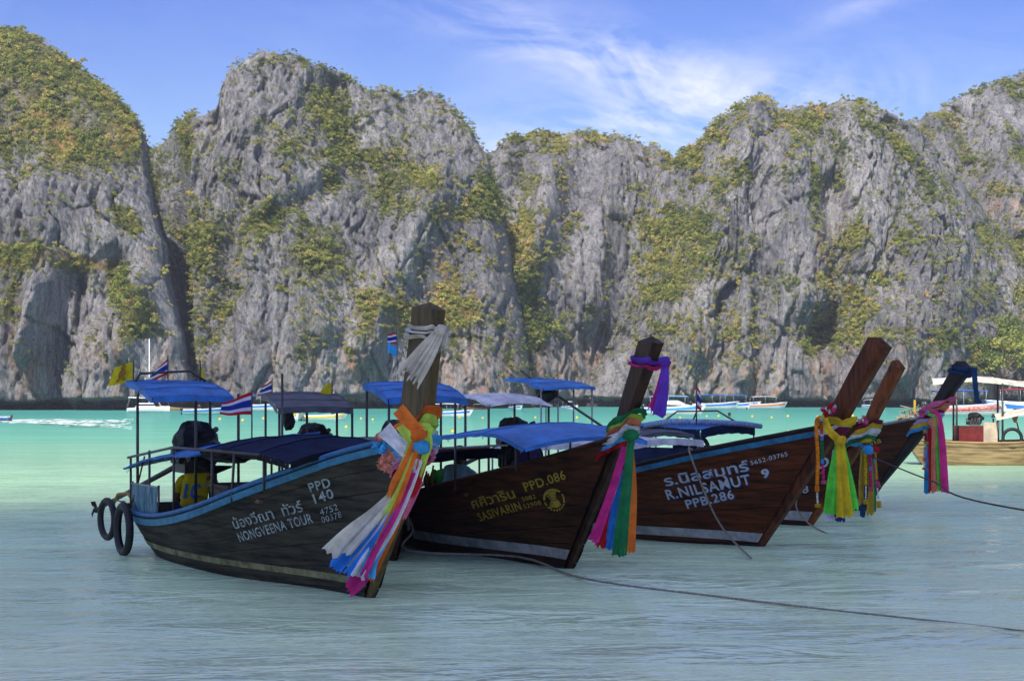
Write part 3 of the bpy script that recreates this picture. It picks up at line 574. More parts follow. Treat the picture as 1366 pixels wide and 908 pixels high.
class Longtail:
    def __init__(s, label, foot, hx, front, back, th=.10, beam=1.0, planks=7, wood_col=None, rail=None, rub=None, stripe=None, stemmat=None, group='longtail boats moored bow to the beach', bottom=None, sheer=None, stern=-5.15, loc=None, sgn=1, bgt=None):
        hy = math.sqrt(1 - hx * hx) * sgn; s.hx, s.hy = hx, hy
        s.P = loc if loc is not None else px_ground(*foot); s.d = Vector((hx, -hy, 0)); s.l = Vector((hy, hx, 0))
        s.root = empty('longtail_boat', s.P, math.atan2(-hy, hx), label, 'longtail boat', group)
        s.fz = [z for u, z in front]; s.fu = [u for u, z in front]; s.bz = [z for u, z in back][::-1]; s.bu = [u for u, z in back][::-1]
        s.th = th; s.wood = wood_col; zg = sheer or [(-5.2, .43), (-4, .45), (-2.7, .59), (-1.2, .83), (0, 1.06), (.7, 1.21), (1.3, 1.33)]
        s.sheer = zg; s.ub = s.uf(1.34) - .16
        s.bg = np.array(bgt or [.40, .60, .71, .75, .76, .73, .65, .51, .335, .165, .055]) * beam; s.bw = np.array([.22, .43, .54, .58, .57, .52, .43, .31, .185, .085, .045]) * beam
        s.xg = stern + (s.ub - stern) * SS; s.xb = (stern + .42) + (-.05 - stern - .42) * SS
        s.zg = smooth_tab([a for a, b in zg], [b for a, b in zg], s.xg)
        s.bgs = smooth_tab(TAB, s.bg, SS); s.bws = smooth_tab(TAB, s.bw, SS)
        r = s.root
        # shell
        zl = -.16
        def pt(i, z, side=-1, off=0.0):
            q = z / s.zg[i]; qc = max(q, 0.0)
            x = s.xb[i] + (s.xg[i] - s.xb[i]) * q; y = s.bws[i] + (s.bgs[i] - s.bws[i]) * min(qc, 1.0) ** .8
            if z < 0: y = max(.02, y + z * .9)
            return Vector((x, side * (y + off), z - off * .25))
        s.pt = pt
        mb = MB(); rows = 8
        for side in (-1, 1):
            G = [[pt(i, zl + (s.zg[i] - zl) * k / rows, side) for i in range(0, 61, 2)] for k in range(rows + 1)]
            mb.grid(G, flip=side > 0)
        G = [[pt(0, zl + (s.zg[0] - zl) * k / rows, sd) * 1 for sd in (-1, 1)] for k in range(rows + 1)]
        mb.grid(G, flip=True)
        seam = mat('hull_seam', (.008, .007, .006), .8, .2)
        s.hull = mb.build('hull', seam, r, True)
        for side in (-1, 1):
            cuts = [0] + [((k + 1) / planks) + random.uniform(-.012, .012) for k in range(planks - 1)] + [1]
            for k in range(planks):
                a, b = cuts[k] + .0022, cuts[k + 1] - .0022; mb = MB(); o = .02 + random.uniform(-.003, .003)
                zz = lambda i, w: zl + (s.zg[i] - zl) * w
                rowsP = [(a, .0), (a, o), ((a + b) / 2, o + .002), (b, o), (b, .0)]
                mb.grid([[pt(i, zz(i, w), side, of) for i in range(0, 61, 3)] for w, of in rowsP], flip=side > 0)
                mb.build('plank', s.wood if not bottom or k > 0 else bottom, s.hull)
        mb = MB(); G = []
        for w in (0, .34, .67, 1): G.append([pt(0, zl + (s.zg[0] - zl) * w, sd) + Vector((-.03, 0, 0)) for sd in (-1, -.5, 0, .5, 1)])
        mb.grid(G); mb.build('transom', s.wood, r)
        # deck boards and thwarts
        nb = 5
        for k in range(nb):
            mb = MB(); G = []
            for i in range(2, 47, 4):
                y = (s.bws[i] + .02) * .96; y0 = -y + 2 * y * k / nb + .008; y1 = -y + 2 * y * (k + 1) / nb - .008
                G.append([(s.xb[i] * .98, y0, .20), (s.xb[i] * .98, y1, .20)])
            mb.grid(G, flip=True); mb.build('deck_board', mat('deck_wood', (.13, .085, .05), .7, .2, .3, 4, .3, 20, (1, 6, 1)), r)
        for u in (-3.9, -2.6, -1.4):
            i = int(np.argmin(abs(s.xg - u))); y = s.bgs[i] * .93
            MB().box((u, 0, s.zg[i] - .13), (.24, 2 * y, .035)).build('thwart', mat('thwart_wood', (.16, .10, .055), .65, .2, .3, 4, .3, 20, (6, 1, 1)), r)
        # gunwale rails
        for side in (-1, 1):
            mb = MB(); mb.tube([pt(i, s.zg[i], side, .012) + Vector((0, 0, .012)) for i in range(0, 61, 2)], .030, 6, flat=.8); mb.build('gunwale', rail or s.wood, r, True)
            if rub:
                mb = MB(); mb.grid([[pt(i, s.zg[i] - dz, side, .026 + of) for i in range(0, 61, 2)] for dz, of in ((.02, .0), (.022, .018), (.085, .018), (.09, 0.))], flip=side < 0); mb.build('rub_rail', rub, r)
            if stripe:
                mb = MB(); a, b, i0 = stripe[1], stripe[2], stripe[3]
                mb.grid([[pt(i, z + .02 * (1 - i / 60), side, .0265) for i in range(i0, 60, 2)] + [pt(60, z, side, .0265)] for z in (a, b)], flip=side > 0); mb.build('boot_stripe', stripe[0], r)
        # stem post
        zt = max(s.fz); zs = list(np.linspace(-.16, min(s.fz[-1], s.bz[-1]), 22)); mb = MB(); G = []
        for z in zs:
            f, b = s.uf(z), s.ubk(z); t = th / 2 * (.8 + .35 * max(0, z) / 2.2); m = f - .06
            G.append([(b, -t, z), (b + .02, -t - .004, z), (m, -t, z), (f, -t * .62, z), (f, t * .62, z), (m, t, z), (b + .02, t + .004, z), (b, t, z)])
        f, b = s.fu[-1], s.bu[-1]; t = th / 2 * 1.15
        top = [(b, s.bz[-1]), (b + .02, s.bz[-1] + .004), (f - .06, s.fz[-1] + .012), (f, s.fz[-1])]
        G.append([(u, -t * k, z) for (u, z), k in zip(top, (1, 1, 1, .62))] + [(u, t * k, z) for (u, z), k in zip(top[::-1], (.62, 1, 1, 1))])
        mb.grid(G, close=True, flip=True)
        o = len(mb.v) - 8; c = Vector(((f + b) / 2, 0, (s.fz[-1] + s.bz[-1]) / 2 + .055)); mb.v.append(tuple(c)); 
        for j in range(8): mb.f.append((o + j, len(mb.v) - 1, o + (j + 1) % 8)); mb.m.append(0)
        s.stem = mb.build('stem_post', stemmat or s.wood, r)
        # short foredeck
        mb = MB(); mb.grid([[pt(i, s.zg[i] - .05, -1) * 1, pt(i, s.zg[i] - .05, 1) * 1] for i in range(47, 60, 3)], flip=True); mb.build('foredeck', s.wood, r)
    def uf(s, z): return float(np.interp(z, [-.3] + s.fz, [-.3 * s.fu[1] / s.fz[1]] + s.fu))
    def ubk(s, z):
        if z >= s.bz[0]: return float(np.interp(z, s.bz, s.bu))
        w = min(.30, s.uf(s.bz[0]) - s.bu[0]); return s.uf(z) - (w + (.18 - w) * min(1, (s.bz[0] - z) / s.bz[0]))
    def world(s, u, y, z): return s.P + s.d * u + s.l * y + Vector((0, 0, z))
    def hull_y(s, u, z):
        q = np.clip(z / s.zg, 0, 1.05); xs = s.xb + (s.xg - s.xb) * q; y = s.bws + (s.bgs - s.bws) * np.minimum(q, 1) ** .8
        return float(np.interp(u, xs, y))
    def hull_at(s, px, py):
        """point (u, z) of the starboard side seen there"""
        k = (px - CX) / F; best = None; y = .5; u = 0
        z = .5
        for _ in range(60):
            p0 = s.P - s.l * y; u2 = (k * p0.y - p0.x) / (s.d.x - k * s.d.y); Y = p0.y + u2 * s.d.y; z = CAMH - (py - HOR) * Y / F; y = .5 * y + .5 * (s.hull_y(u2, z) + .02); u = u2
        return u, z
    def put(s, u, z, off=.028): return Vector((u, -(s.hull_y(u, z) + off), z - off * .25))
    def letters(s, txt, p0, p1, hpx, m, bold=.0, lean=.45, shadow=None):
        (u0, z0), (u1, z1) = s.hull_at(*p0), s.hull_at(*p1); e = Vector((u1 - u0, z1 - z0)); Ln = e.length; e.normalize()
        Y = (s.P + s.d * u0).y; hm = hpx * Y / F
        cu = bpy.data.curves.new('lettering', 'FONT'); cu.body = txt; cu.size = 1; cu.offset = bold; cu.resolution_u = 3; cu.space_character = 1.0 if any(ord(c) > 3000 for c in txt) else 1.1
        to = bpy.data.objects.new('lettering', cu); COL.objects.link(to); dg = bpy.context.evaluated_depsgraph_get(); me = bpy.data.meshes.new_from_object(to.evaluated_get(dg)); bpy.data.objects.remove(to)
        co = np.empty(len(me.vertices) * 3, np.float32); me.vertices.foreach_get('co', co); co = co.reshape(-1, 3); x0, x1 = co[:, 0].min(), co[:, 0].max()
        sx = Ln / (x1 - x0); sy = hm / .70; n = Vector((-e.y * lean, 1.0))
        def mapped(me2, dx, dz, off):
            for v, c in zip(me2.vertices, co):
                u = u0 + e.x * (c[0] - x0) * sx + n.x * c[1] * sy + dx; z = z0 + e.y * (c[0] - x0) * sx + n.y * c[1] * sy + dz
                v.co = s.put(u, z, off)
        if shadow:
            m2 = me.copy(); mapped(m2, hm * .07, -hm * .08, .0285); m2.materials.clear(); m2.materials.append(shadow); o = bpy.data.objects.new('lettering_shadow', m2); COL.objects.link(o); o.parent = s.root
        mapped(me, 0, 0, .0325); me.materials.clear(); me.materials.append(m); o = bpy.data.objects.new('lettering', me); COL.objects.link(o); o.parent = s.root; o['label'] = 'painted lettering reading ' + txt
        return o
    # a sheet of canvas on a pipe frame
    def sheet(s, name, m, prof, y0, y1, arch=.05, droop=.0, valance=0.0, sag=.015, nu=34, nv=17, thick=.012, seed=1, vmat=None):
        rs = np.random.default_rng(seed); us = np.linspace(prof[0][0], prof[-1][0], nu); zc = smooth_tab([p[0] for p in prof], [p[1] for p in prof], us); G = []; B = []
        ph = rs.uniform(0, 6, 4)
        for i, (u, z) in enumerate(zip(us, zc)):
            row = []
            for j in range(nv):
                t = j / (nv - 1); y = y0 + (y1 - y0) * t; a = 1 - (2 * t - 1) ** 2
                row.append(Vector((u, y, z + arch * a - droop * (1 - t) - sag * abs(math.sin(math.pi * i / (nu - 1) * 3)) * (.4 + .6 * a) + .007 * math.sin(5 * u + ph[0]) * math.sin(4 * y + ph[1]) + .003 * math.sin(17 * u + 6 * y + ph[2]) * (1 - a * .5) + .002 * math.sin(23 * y - 9 * u + ph[3]))))
            G.append(row)
        mb = MB(); mb.grid(G, flip=False); mb.grid([[p - Vector((0, 0, thick)) for p in r] for r in G], flip=True)
        for e in (G[0], G[-1], [r[0] for r in G], [r[-1] for r in G]): mb.grid([e, [p - Vector((0, 0, thick)) for p in e]])
        o = mb.build(name, m, s.root, True)
        if valance:
            mb = MB()
            for e, outw in (([r[0] for r in G], Vector((0, -.01, 0))), (G[-1], Vector((.01, 0, 0)))):
                mb.grid([[p + outw for p in e], [p + outw * 1.3 - Vector((0, 0, valance * (1 + .05 * math.sin(2.2 * q)))) for q, p in enumerate(e)]])
            mb.build('valance', vmat or m, o, True)
        mb = MB(); ks = [0, nu // 3, 2 * nu // 3, nu - 1]
        for q in ks: mb.tube([p + Vector((0, 0, .003)) for p in G[q]], .006, 5)
        for q in (0, nv - 1): mb.tube([r_[q] + Vector((0, 0, .002)) for r_ in G], .008, 5)
        mb.build('hem', m, o, True); mb = MB()
        for q in range(2, nu - 1, 5): p = G[q][0]; mb.tube([p + Vector((0, .02, .006)), p + Vector((0, -.012, -.01)), p + Vector((.01, -.004, -.055)), p + Vector((.0, .02, -.02))], .004, 4)
        mb.build('lashing', ROPE, o); s.last = G; return o
    def posts(s, spots, m=None, r=.016):
        for (u, y, z0, z1, *rest) in spots:
            du, dy = rest if rest else (0, 0)
            MB().tube([(u, y, z0), (u + du, y + dy, z1)], r, 7).build('post', m or STEEL, s.root, True)
    def pipe(s, pts, m=None, r=.014, name='frame_pipe'):
        return MB().tube(pts, r, 7).build(name, m or STEEL, s.root, True)
    def engine(s, u, y, z, tail=None, cover=True, k=1.0):
        e = bpy.data.objects.new('engine', None); COL.objects.link(e); e.parent = s.root; e.location = (u, y, z)
        mb = MB(); mb.box((0, 0, 0), (.46 * k, .34 * k, .26 * k)).box((.05, 0, .18 * k), (.30 * k, .30 * k, .12 * k), taper=.8)
        for q in (-.12, 0, .12): mb.box((q * k, -.19 * k, .05), (.06 * k, .05, .16 * k))
        mb.lathe([(.0, -.05), (.14 * k, -.05), (.15 * k, 0), (.13 * k, .04), (.0, .04)], 14, (-.27 * k, 0, .02), 'x'); mb.tube([(.1, .1, .2), (.2 * k, .16, .32 * k), (.28 * k, .16, .34 * k)], .03 * k, 7)
        mb.build('engine_block', mat('engine_iron', (.035, .035, .037), .5, .5, .5, 12, .4, 40), e)
        if cover:
            mb = MB(); mb.blob((0, 0, .20 * k), .27 * k, 16, 10, .22, int(abs(u * 100)) + 3, sq=(1.15, .85, .85)); mb.blob((.14 * k, .05, .06 * k), .17 * k, 12, 8, .25, 9); mb.build('engine_cover', BLACK, e)
        if tail:
            T = Vector(tail); mb = MB(); mb.tube([(-.1, 0, .02), T], [.035, .022], 8); mb.build('drive_shaft', STEEL, e, True)
            mb = MB()
            for a in (0, 2.09, 4.19):
                R3 = (T.normalized().to_track_quat('X', 'Z').to_matrix()) @ Euler((a, 0, 0)).to_matrix(); mb.add([R3 @ Vector(q) + T for q in ((0, -.01, .01), (.02, .03, .06), (.0, .05, .10), (-.02, .0, .10), (-.01, -.02, .04))], [(0, 1, 2, 3, 4)])
            mb.lathe([(0, -.05), (.03, -.04), (.035, .02), (0, .05)], 8, T, 'x'); mb.build('propeller', mat('bronze', (.05, .045, .04), .4, .5, .3, 10, metal=.7), e)
            MB().tube([(.2 * k, 0, .14), (.55, .05, .22), (.72, .05, .2)], .016, 6).build('tiller', STEEL, e, True)
        return e

W1 = wood('black_weathered_hull', (.050, .042, .028), (.010, .010, .008), .7, .12)
W2 = wood('dark_varnished_hull', (.070, .022, .006), (.012, .004, .002), .5, .16)
W3 = wood('red_brown_hull', (.105, .026, .006), (.022, .006, .002), .5, .16)
W4 = wood('brown_hull', (.085, .022, .006), (.018, .006, .003), .5, .16)
W5 = wood('dull_brown_hull', (.075, .024, .009), (.016, .006, .003), .5, .16)
UPR = (6, 6, .9)
STEM1 = wood('mossy_stem', (.11, .072, .028), (.035, .036, .017), .65, .2, grain=UPR); STEM2 = wood('dark_stem', (.050, .020, .009), (.012, .005, .003), .5, .2, grain=UPR); STEM3 = wood('red_brown_stem', (.115, .032, .010), (.028, .008, .003), .5, .2, grain=UPR)
BLUER = mat('blue_rail_paint', (.02, .13, .30), .5, .35, .3, 10)
BLUEB = mat('blue_band_paint', (.03, .17, .29), .5, .35, .3, 10)
WSTR = mat('white_waterline_paint', (.42, .42, .40), .7, .2, .3, 6)
YSTR = mat('yellowed_waterline_paint', (.20, .19, .09), .7, .2, .5, 5)
DARKB = mat('black_bottom_paint', (.016, .013, .012), .6, .25, .4, 6)

b1 = Longtail('black weathered longtail boat with white lettering, blue rails and two tyres at its stern', (497, 796), .46, [(0, 0), (.42, .49), (.85, .96), (1.05, 1.32), (1.17, 1.58), (1.26, 1.96), (1.36, 2.34)], [(.93, 2.38), (.81, 1.97), (.67, 1.55), (.51, 1.2)], .095, 1.0, 7, W1, BLUER, BLUEB, (YSTR, .10, .16, 6), STEM1, bottom=DARKB, stern=-5.75, sheer=[(-5.9, .50), (-5.2, .46), (-3.67, .48), (-2.47, .64), (-1.41, .88), (-.63, 1.07), (-.15, 1.19), (.4, 1.29), (1.0, 1.38)], bgt=[.54, .66, .73, .76, .76, .73, .65, .51, .335, .165, .055])
b2 = Longtail('dark varnished longtail boat with gold lettering and a round gold emblem', (762, 758), .38, [(0, 0), (.57, .61), (1.27, 1.35), (1.60, 1.77), (1.91, 2.14)], [(1.57, 2.17), (1.22, 1.67), (1.03, 1.35)], .09, 1.0, 7, W2, W2, None, (WSTR, .10, .20, 24), STEM2, bottom=DARKB)
b3 = Longtail('red-brown longtail boat with a blue band and blue-shadowed white lettering', (1017, 730), .60, [(0, 0), (.55, .61), (1.20, 1.37), (1.52, 1.78), (1.83, 2.17)], [(1.60, 2.28), (1.32, 1.9), (1.0, 1.44)], .12, 1.0, 7, W3, mat('dark_rail', (.02, .016, .014), .6, .2), BLUEB, (WSTR, .07, .17, 14), STEM3, bottom=DARKB, sheer=[(-5.2, .45), (-4, .50), (-2.7, .66), (-1.4, .88), (-.6, 1.05), (.05, 1.18), (.86, 1.325), (1.3, 1.40)])
b4 = Longtail('brown longtail boat with a short bare reddish prow and a rose flower garland', (1082, 702), .60, [(0, 0), (.2, .22), (.98, 1.19), (1.53, 2.01)], [(1.40, 2.10), (1.13, 1.7), (.86, 1.23)], .11, .95, 7, W4, W4, None, (WSTR, .08, .20, 20), wood('reddish_prow', (.21, .058, .014), (.06, .018, .006), .5, .2, grain=UPR), bottom=DARKB, sheer=[(-5.2, .45), (-4, .50), (-2.7, .66), (-1.4, .88), (-.6, 1.05), (.05, 1.18), (.86, 1.325), (1.3, 1.40)])
b5 = Longtail('dull brown longtail boat with a blue canopy and navy side boards', (1155, 680), .65, [(0, 0), (.28, .36), (.93, 1.01), (1.34, 1.49), (1.84, 2.04)], [(1.62, 2.15), (1.28, 1.67), (1.03, 1.33)], .12, 1.0, 7, W5, GALV, None, (WSTR, .07, .17, 20), mat('black_prow', (.022, .015, .013), .55, .3, .3, 6), bottom=DARKB, sheer=[(-5.2, .45), (-4, .50), (-2.7, .66), (-1.4, .88), (-.6, 1.05), (.05, 1.18), (.86, 1.325), (1.3, 1.40)])
bA = Longtail('dark longtail boat with grey canopies between the black boat and the gold-lettered boat', None, .29, [(0, 0), (.5, .61), (1.1, 1.37), (1.3, 1.7), (1.4, 1.85)], [(1.1, 1.9), (.95, 1.6), (.8, 1.3)], .09, .8, 7, W5, BLUER, None, None, W5, loc=Vector((-1.2, 18.2, 0)))

# boat 1
b1.letters('น้องวีณา  ทัวร์', (315, 704), (407, 680), 12.5, PAINTB1, .012)
b1.letters('NONGVEENA TOUR', (322, 721), (420, 695), 11.5, PAINTB1, .016)
b1.letters('PPD', (416, 655), (444, 647), 11.5, PAINTB1, .02); b1.letters('140', (422, 670), (448, 662), 12, PAINTB1, .02)
b1.letters('4752', (430, 686), (453, 678), 8, PAINTB1, 0.0); b1.letters('00378', (432, 696), (458, 688), 8, PAINTB1, 0.0)
b1.sheet('stern_canopy', cloth('blue'), [(-5.5, 1.83), (-5.0, 1.78), (-4.5, 1.66)], -.58, .30, .02, 0, .06, .004, seed=3)
b1.posts([(-5.0, -.60, .42, 1.66), (-4.75, .44, .45, 1.70), (-5.3, .30, .4, 1.82), (-4.55, -.1, .5, 1.66)])
b1.pipe([(-5.0, -.60, 1.66), (-5.0, -.585, 1.72), (-4.92, -.58, 1.75), (-4.5, -.56, 1.64)]); b1.pipe([(-5.45, -.5, 1.83), (-5.45, -.45, 1.92), (-5.4, .1, 1.95), (-5.4, .28, 1.84)])
b1.sheet('awning', [cloth('blue'), cloth('black')][0], [(-5.12, 1.10), (-4.3, 1.22), (-3.4, 1.29), (-2.75, 1.31)], -.72, .60, .02, .20, 0, .02, seed=4)
b1.sheet('awning', cloth('navy'), [(-2.80, 1.27), (-2.3, 1.30), (-1.2, 1.30), (-.35, 1.24)], -.60, .36, .05, .12, .05, .03, seed=5, vmat=cloth('black'))
MB().blob((-2.7, -.35, 1.10), .2, 18, 10, .25, 12, sq=(2.6, 1.0, .32)).build('bundled_net', BLACK, b1.root)
b1.posts([(-5.05, -.66, .4, 1.03), (-4.2, -.70, .45, 1.12), (-3.35, -.70, .5, 1.18), (-2.2, -.68, .65, 1.18), (-1.0, -.6, .85, 1.17), (-4.2, .62, .45, 1.2), (-2.4, .66, .6, 1.25), (-1.1, .5, .85, 1.2), (-1.7, -.66, .72, 1.17, .08, 0), (-3.0, .3, .2, 1.9)], None, .013)
b1.pipe([(-5.05, -.69, 1.02), (-3.4, -.70, 1.17), (-1.0, -.64, 1.17)]); b1.pipe([(-5.0, .6, .62), (-2.0, .62, .78)], GALV, .022)
mb = MB(); mb.grid([[(-4.75 + .95 * t, -.725 - .015 * math.sin(22 * t), .44 + .02 * t), (-4.75 + .95 * t, -.735 + .02 * math.sin(25 * t), .60), (-4.75 + .95 * t, -.73, .755)] for t in np.linspace(0, 1, 24)])
mb.build('side_screen', mat('screen_plastic', (.12, .30, .34), .35, .5, .5, 9, stretch=(3, 3, .3), dark=(.015, .05, .16), trans=.4), b1.root, True)
b1.pipe([(-4.75, -.73, .76), (-3.8, -.73, .76)], GALV, .01); b1.posts([(-4.76, -.72, .42, .78), (-3.8, -.72, .46, .78)], None, .012)
mb = MB(); mb.box((-2.95, -.1, .62), (.52, .5, .34)).box((-2.95, -.1, .805), (.72, .6, .03)); mb.build('engine_box', mat('box_wood', (.10, .08, .06), .7, .2, .4, 5, .4, 20), b1.root)
b1.engine(-5.0, .02, .98, (-1.75, -.62, -.62)); b1.posts([(-5.0, .02, .4, .9)], None, .05)
mb = MB(); mb.lathe([(.02, 0), (.17, .06), (.18, .08), (.16, .07), (.0, .01)], 14, (-4.35, .05, .86)); mb.build('basin', BLACK, b1.root); b1.posts([(-4.35, .05, .3, .87)], None, .02)
MB().tube([(-5.2, -.55, .5), (-5.4, -.6, .62), (-5.6, -.65, .6), (-5.72, -.7, .42)], .018, 7).build('bilge_hose', mat('yellow_hose', (.35, .22, .03), .5, .4), b1.root, True)
# boat 2
b2.letters('ศศิวาริน', (633, 677), (690, 662), 11.5, PAINTG, .012); b2.letters('PPD.086', (703, 654), (757, 637), 11, PAINTG, .018)
b2.letters('SASIVARIN', (642, 694), (698, 678), 10.5, PAINTG, .012); b2.letters('5082', (699, 667.5), (717, 663), 5.5, PAINTG, 0.0); b2.letters('52908', (701, 677), (724, 671), 5.5, PAINTG, 0.0)
def emblem(b, c, rpx):
    (u0, z0) = b.hull_at(*c); (u1, z1) = b.hull_at(c[0] + rpx, c[1]); ru = u1 - u0; rz = rpx * (b.P + b.d * u0).y / F * 1.05; mb = MB()
    def shape(pts): mb.add([b.put(u0 + ru * x, z0 + rz * y + .15 * ru * x, .0315) for x, y in pts], [tuple(range(len(pts)))])
    def arc(r0, r1, a0, a1, n=6):
        for k in range(n):
            t0, t1 = (math.radians(a0 + (a1 - a0) * q / n) for q in (k, k + 1)); shape([(r0 * math.cos(t0), r0 * math.sin(t0)), (r1 * math.cos(t0), r1 * math.sin(t0)), (r1 * math.cos(t1), r1 * math.sin(t1)), (r0 * math.cos(t1), r0 * math.sin(t1))])
    arc(.82, 1.0, 40, 175, 14); arc(.86, 1.0, 185, 205, 3); arc(.84, 1.0, -20, 25, 5)
    for a in range(215, 335, 17): arc(.86, 1.04, a, a + 10, 2)
    arc(.0, .78, 70, 120, 8)
    for k in range(7):                                   # rounded figure with raked stripes inside the ring
        y0 = .62 - k * .2; w0, w1 = .42 - .16 * math.sin(k * .55), .30 + .11 * abs(k - 3); shape([(-w1 - .05, y0 - .1), (w0 * .9, y0 + .02), (w0 * .9, y0 + .13), (-w1 - .05, y0 + .02)])
    shape([(-.15, -.15), (.34, -.05), (.55, -.55), (.1, -.76), (-.4, -.6)])
    mb.build('emblem', PAINTG, b.root)['label'] = 'round gold painted emblem with a broken ring'
emblem(b2, (741, 665), 14)
b2.sheet('stern_canopy', cloth('blue'), [(-5.0, 1.82), (-4.5, 1.76), (-4.05, 1.64)], -.52, .46, .03, 0, .07, .004, seed=6)
b2.posts([(-4.95, -.5, .42, 1.80), (-4.1, -.5, .45, 1.64), (-4.1, .46, .45, 1.64), (-4.95, .46, .42, 1.8)])
b2.sheet('awning', cloth('blue'), [(-2.85, 1.22), (-1.8, 1.30), (-.9, 1.36), (-.1, 1.34), (.40, 1.24)], -.66, .62, .07, .06, .03, .015, seed=7)
b2.sheet('awning', cloth('maroon'), [(-4.0, 1.02), (-3.3, 1.06), (-2.6, 1.05)], -.66, .60, .04, .02, .10, .02, seed=8, vmat=cloth('navy'))
b2.posts([(-2.8, -.62, .55, 1.14), (-2.55, -.68, .55, 1.02), (-1.4, -.68, .7, 1.24), (-.2, -.5, .95, 1.26), (-2.8, .6, .55, 1.2), (-1.4, .62, .7, 1.3), (.2, .35, 1.0, 1.28), (-3.9, -.65, .42, 1.0), (-3.95, .58, .42, 1.0)], None, .013)
b2.pipe([(-2.9, -.68, 1.07), (-.3, -.55, 1.20)], GALV, .012)
MB().box((-2.2, .25, .60), (1.9, .05, .32)).build('coaming_board', mat('grey_plywood', (.22, .20, .17), .7, .2, .3, 5), b2.root)
b2.engine(-5.05, -.05, .95, (-1.7, -.5, -.6)); b2.engine(-2.1, .3, .92, None, True, .8)
# boat 3
b3.letters('ร.นิลสมุทร์', (889, 647), (1001, 626), 12, PAINTW, .014, shadow=PAINTB); b3.letters('R.NILSAMUT', (892, 665), (1003, 644), 12.5, PAINTW, .016, shadow=PAINTB)
b3.letters('9', (1018, 636.5), (1028, 634.5), 11, PAINTW, .03, shadow=PAINTB); b3.letters('PPB.286', (918, 677), (981, 663), 11, PAINTW, .016, shadow=PAINTB); b3.letters('5652-03765', (1003, 619), (1052, 606.5), 5.5, PAINTW, .008)
b3.sheet('stern_canopy', cloth('white'), [(-5.25, 1.66), (-4.8, 1.66), (-4.4, 1.55)], -.52, .50, .04, 0, .02, .012, seed=9)
b3.posts([(-5.2, -.5, .42, 1.64), (-4.45, -.5, .45, 1.56), (-4.45, .48, .45, 1.56), (-5.2, .48, .42, 1.64)])
b3.sheet('awning', cloth('white'), [(-4.2, 1.03), (-3.0, 1.13), (-1.6, 1.13)], -.66, .6, .06, .04, .07, .012, seed=10)
b3.posts([(-4.15, -.66, .45, 1.0), (-3.0, -.7, .55, 1.08), (-1.7, -.68, .75, 1.08), (-4.15, .6, .45, 1.0), (-1.7, .6, .75, 1.08)], GALV, .012)
b3.engine(-4.7, .1, 1.05, (-1.6, -.5, -.65), True, .8)
# boat 4
b4.letters('PPD', (1066, 632), (1108, 620), 13, PAINTW, .02); b4.letters('308', (1052, 662), (1080, 655), 9, PAINTW, .01)
b4.sheet('stern_canopy', cloth('blue'), [(-5.9, 1.92), (-5.4, 1.88), (-4.95, 1.78)], -.50, .50, .02, 0, .03, .005, seed=12)
b4.posts([(-5.0, -.5, .42, 1.78), (-5.0, .48, .42, 1.78), (-5.1, -.1, .42, 1.8), (-5.1, .2, .42, 1.8)], GALV, .014); b4.pipe([(-5.9, -.2, 2.05), (-4.1, .35, 1.0)], STEEL, .02, 'boom')
MB().blob((-5.2, -.25, 1.70), .16, 10, 8, .2, 5, sq=(1, 1, .8)).build('hanging_bundle', BLACK, b4.root); b4.pipe([(-5.2, -.25, 1.62), (-5.19, -.26, .9)], STEEL, .008, 'hanging_line')
b4.sheet('awning', cloth('grey'), [(-3.75, 1.13), (-3.2, 1.17), (-2.75, 1.12)], -.6, .5, .05, .03, .05, .01, seed=13)
b4.posts([(-3.7, -.6, .5, 1.1), (-3.3, -.6, .5, 1.1), (-2.8, -.6, .55, 1.08), (-2.8, .45, .55, 1.08), (-3.1, -.6, .5, 1.1)], GALV, .012)
# boat 5
b5.letters('na', (1164, 593), (1177, 589), 8, PAINTG, .01)
b5.sheet('awning', cloth('blue'), [(-5.0, 1.15), (-3.9, 1.21), (-2.7, 1.17)], -.65, .6, .06, .03, .14, .01, seed=14, vmat=cloth('navy'))
mb = MB(); mb.tube([(-3.9, -.70, 1.19), (-3.4, -.62, 1.26), (-2.75, -.3, 1.25), (-2.62, .25, 1.22), (-2.62, .66, 1.18)], [.045, .05, .05, .048, .04], 10); mb.build('rolled_tarpaulin', mat('rolled_tarp', (.20, .24, .32), .7, .2, .5, 12, stretch=(4, 4, 1), dark=(.02, .10, .35)), b5.root, True)
b5.posts([(-4.9, -.62, .45, 1.12), (-3.8, -.66, .5, 1.14), (-2.7, -.64, .58, 1.10), (-2.7, .58, .58, 1.12), (-4.9, .58, .45, 1.12)], STEEL, .013)
b5.pipe([(-3.6, -.55, 1.26), (-3.4, -.45, 1.42), (-2.9, -.05, 1.43), (-2.7, .2, 1.24)]); b5.pipe([(-3.2, -.3, 1.27), (-3.15, -.25, 1.43)])
for sd in (-1, 1): MB().box((-3.6, sd * .69, .70), (2.0, .025, .30)).build('side_board', cloth('navy'), b5.root)
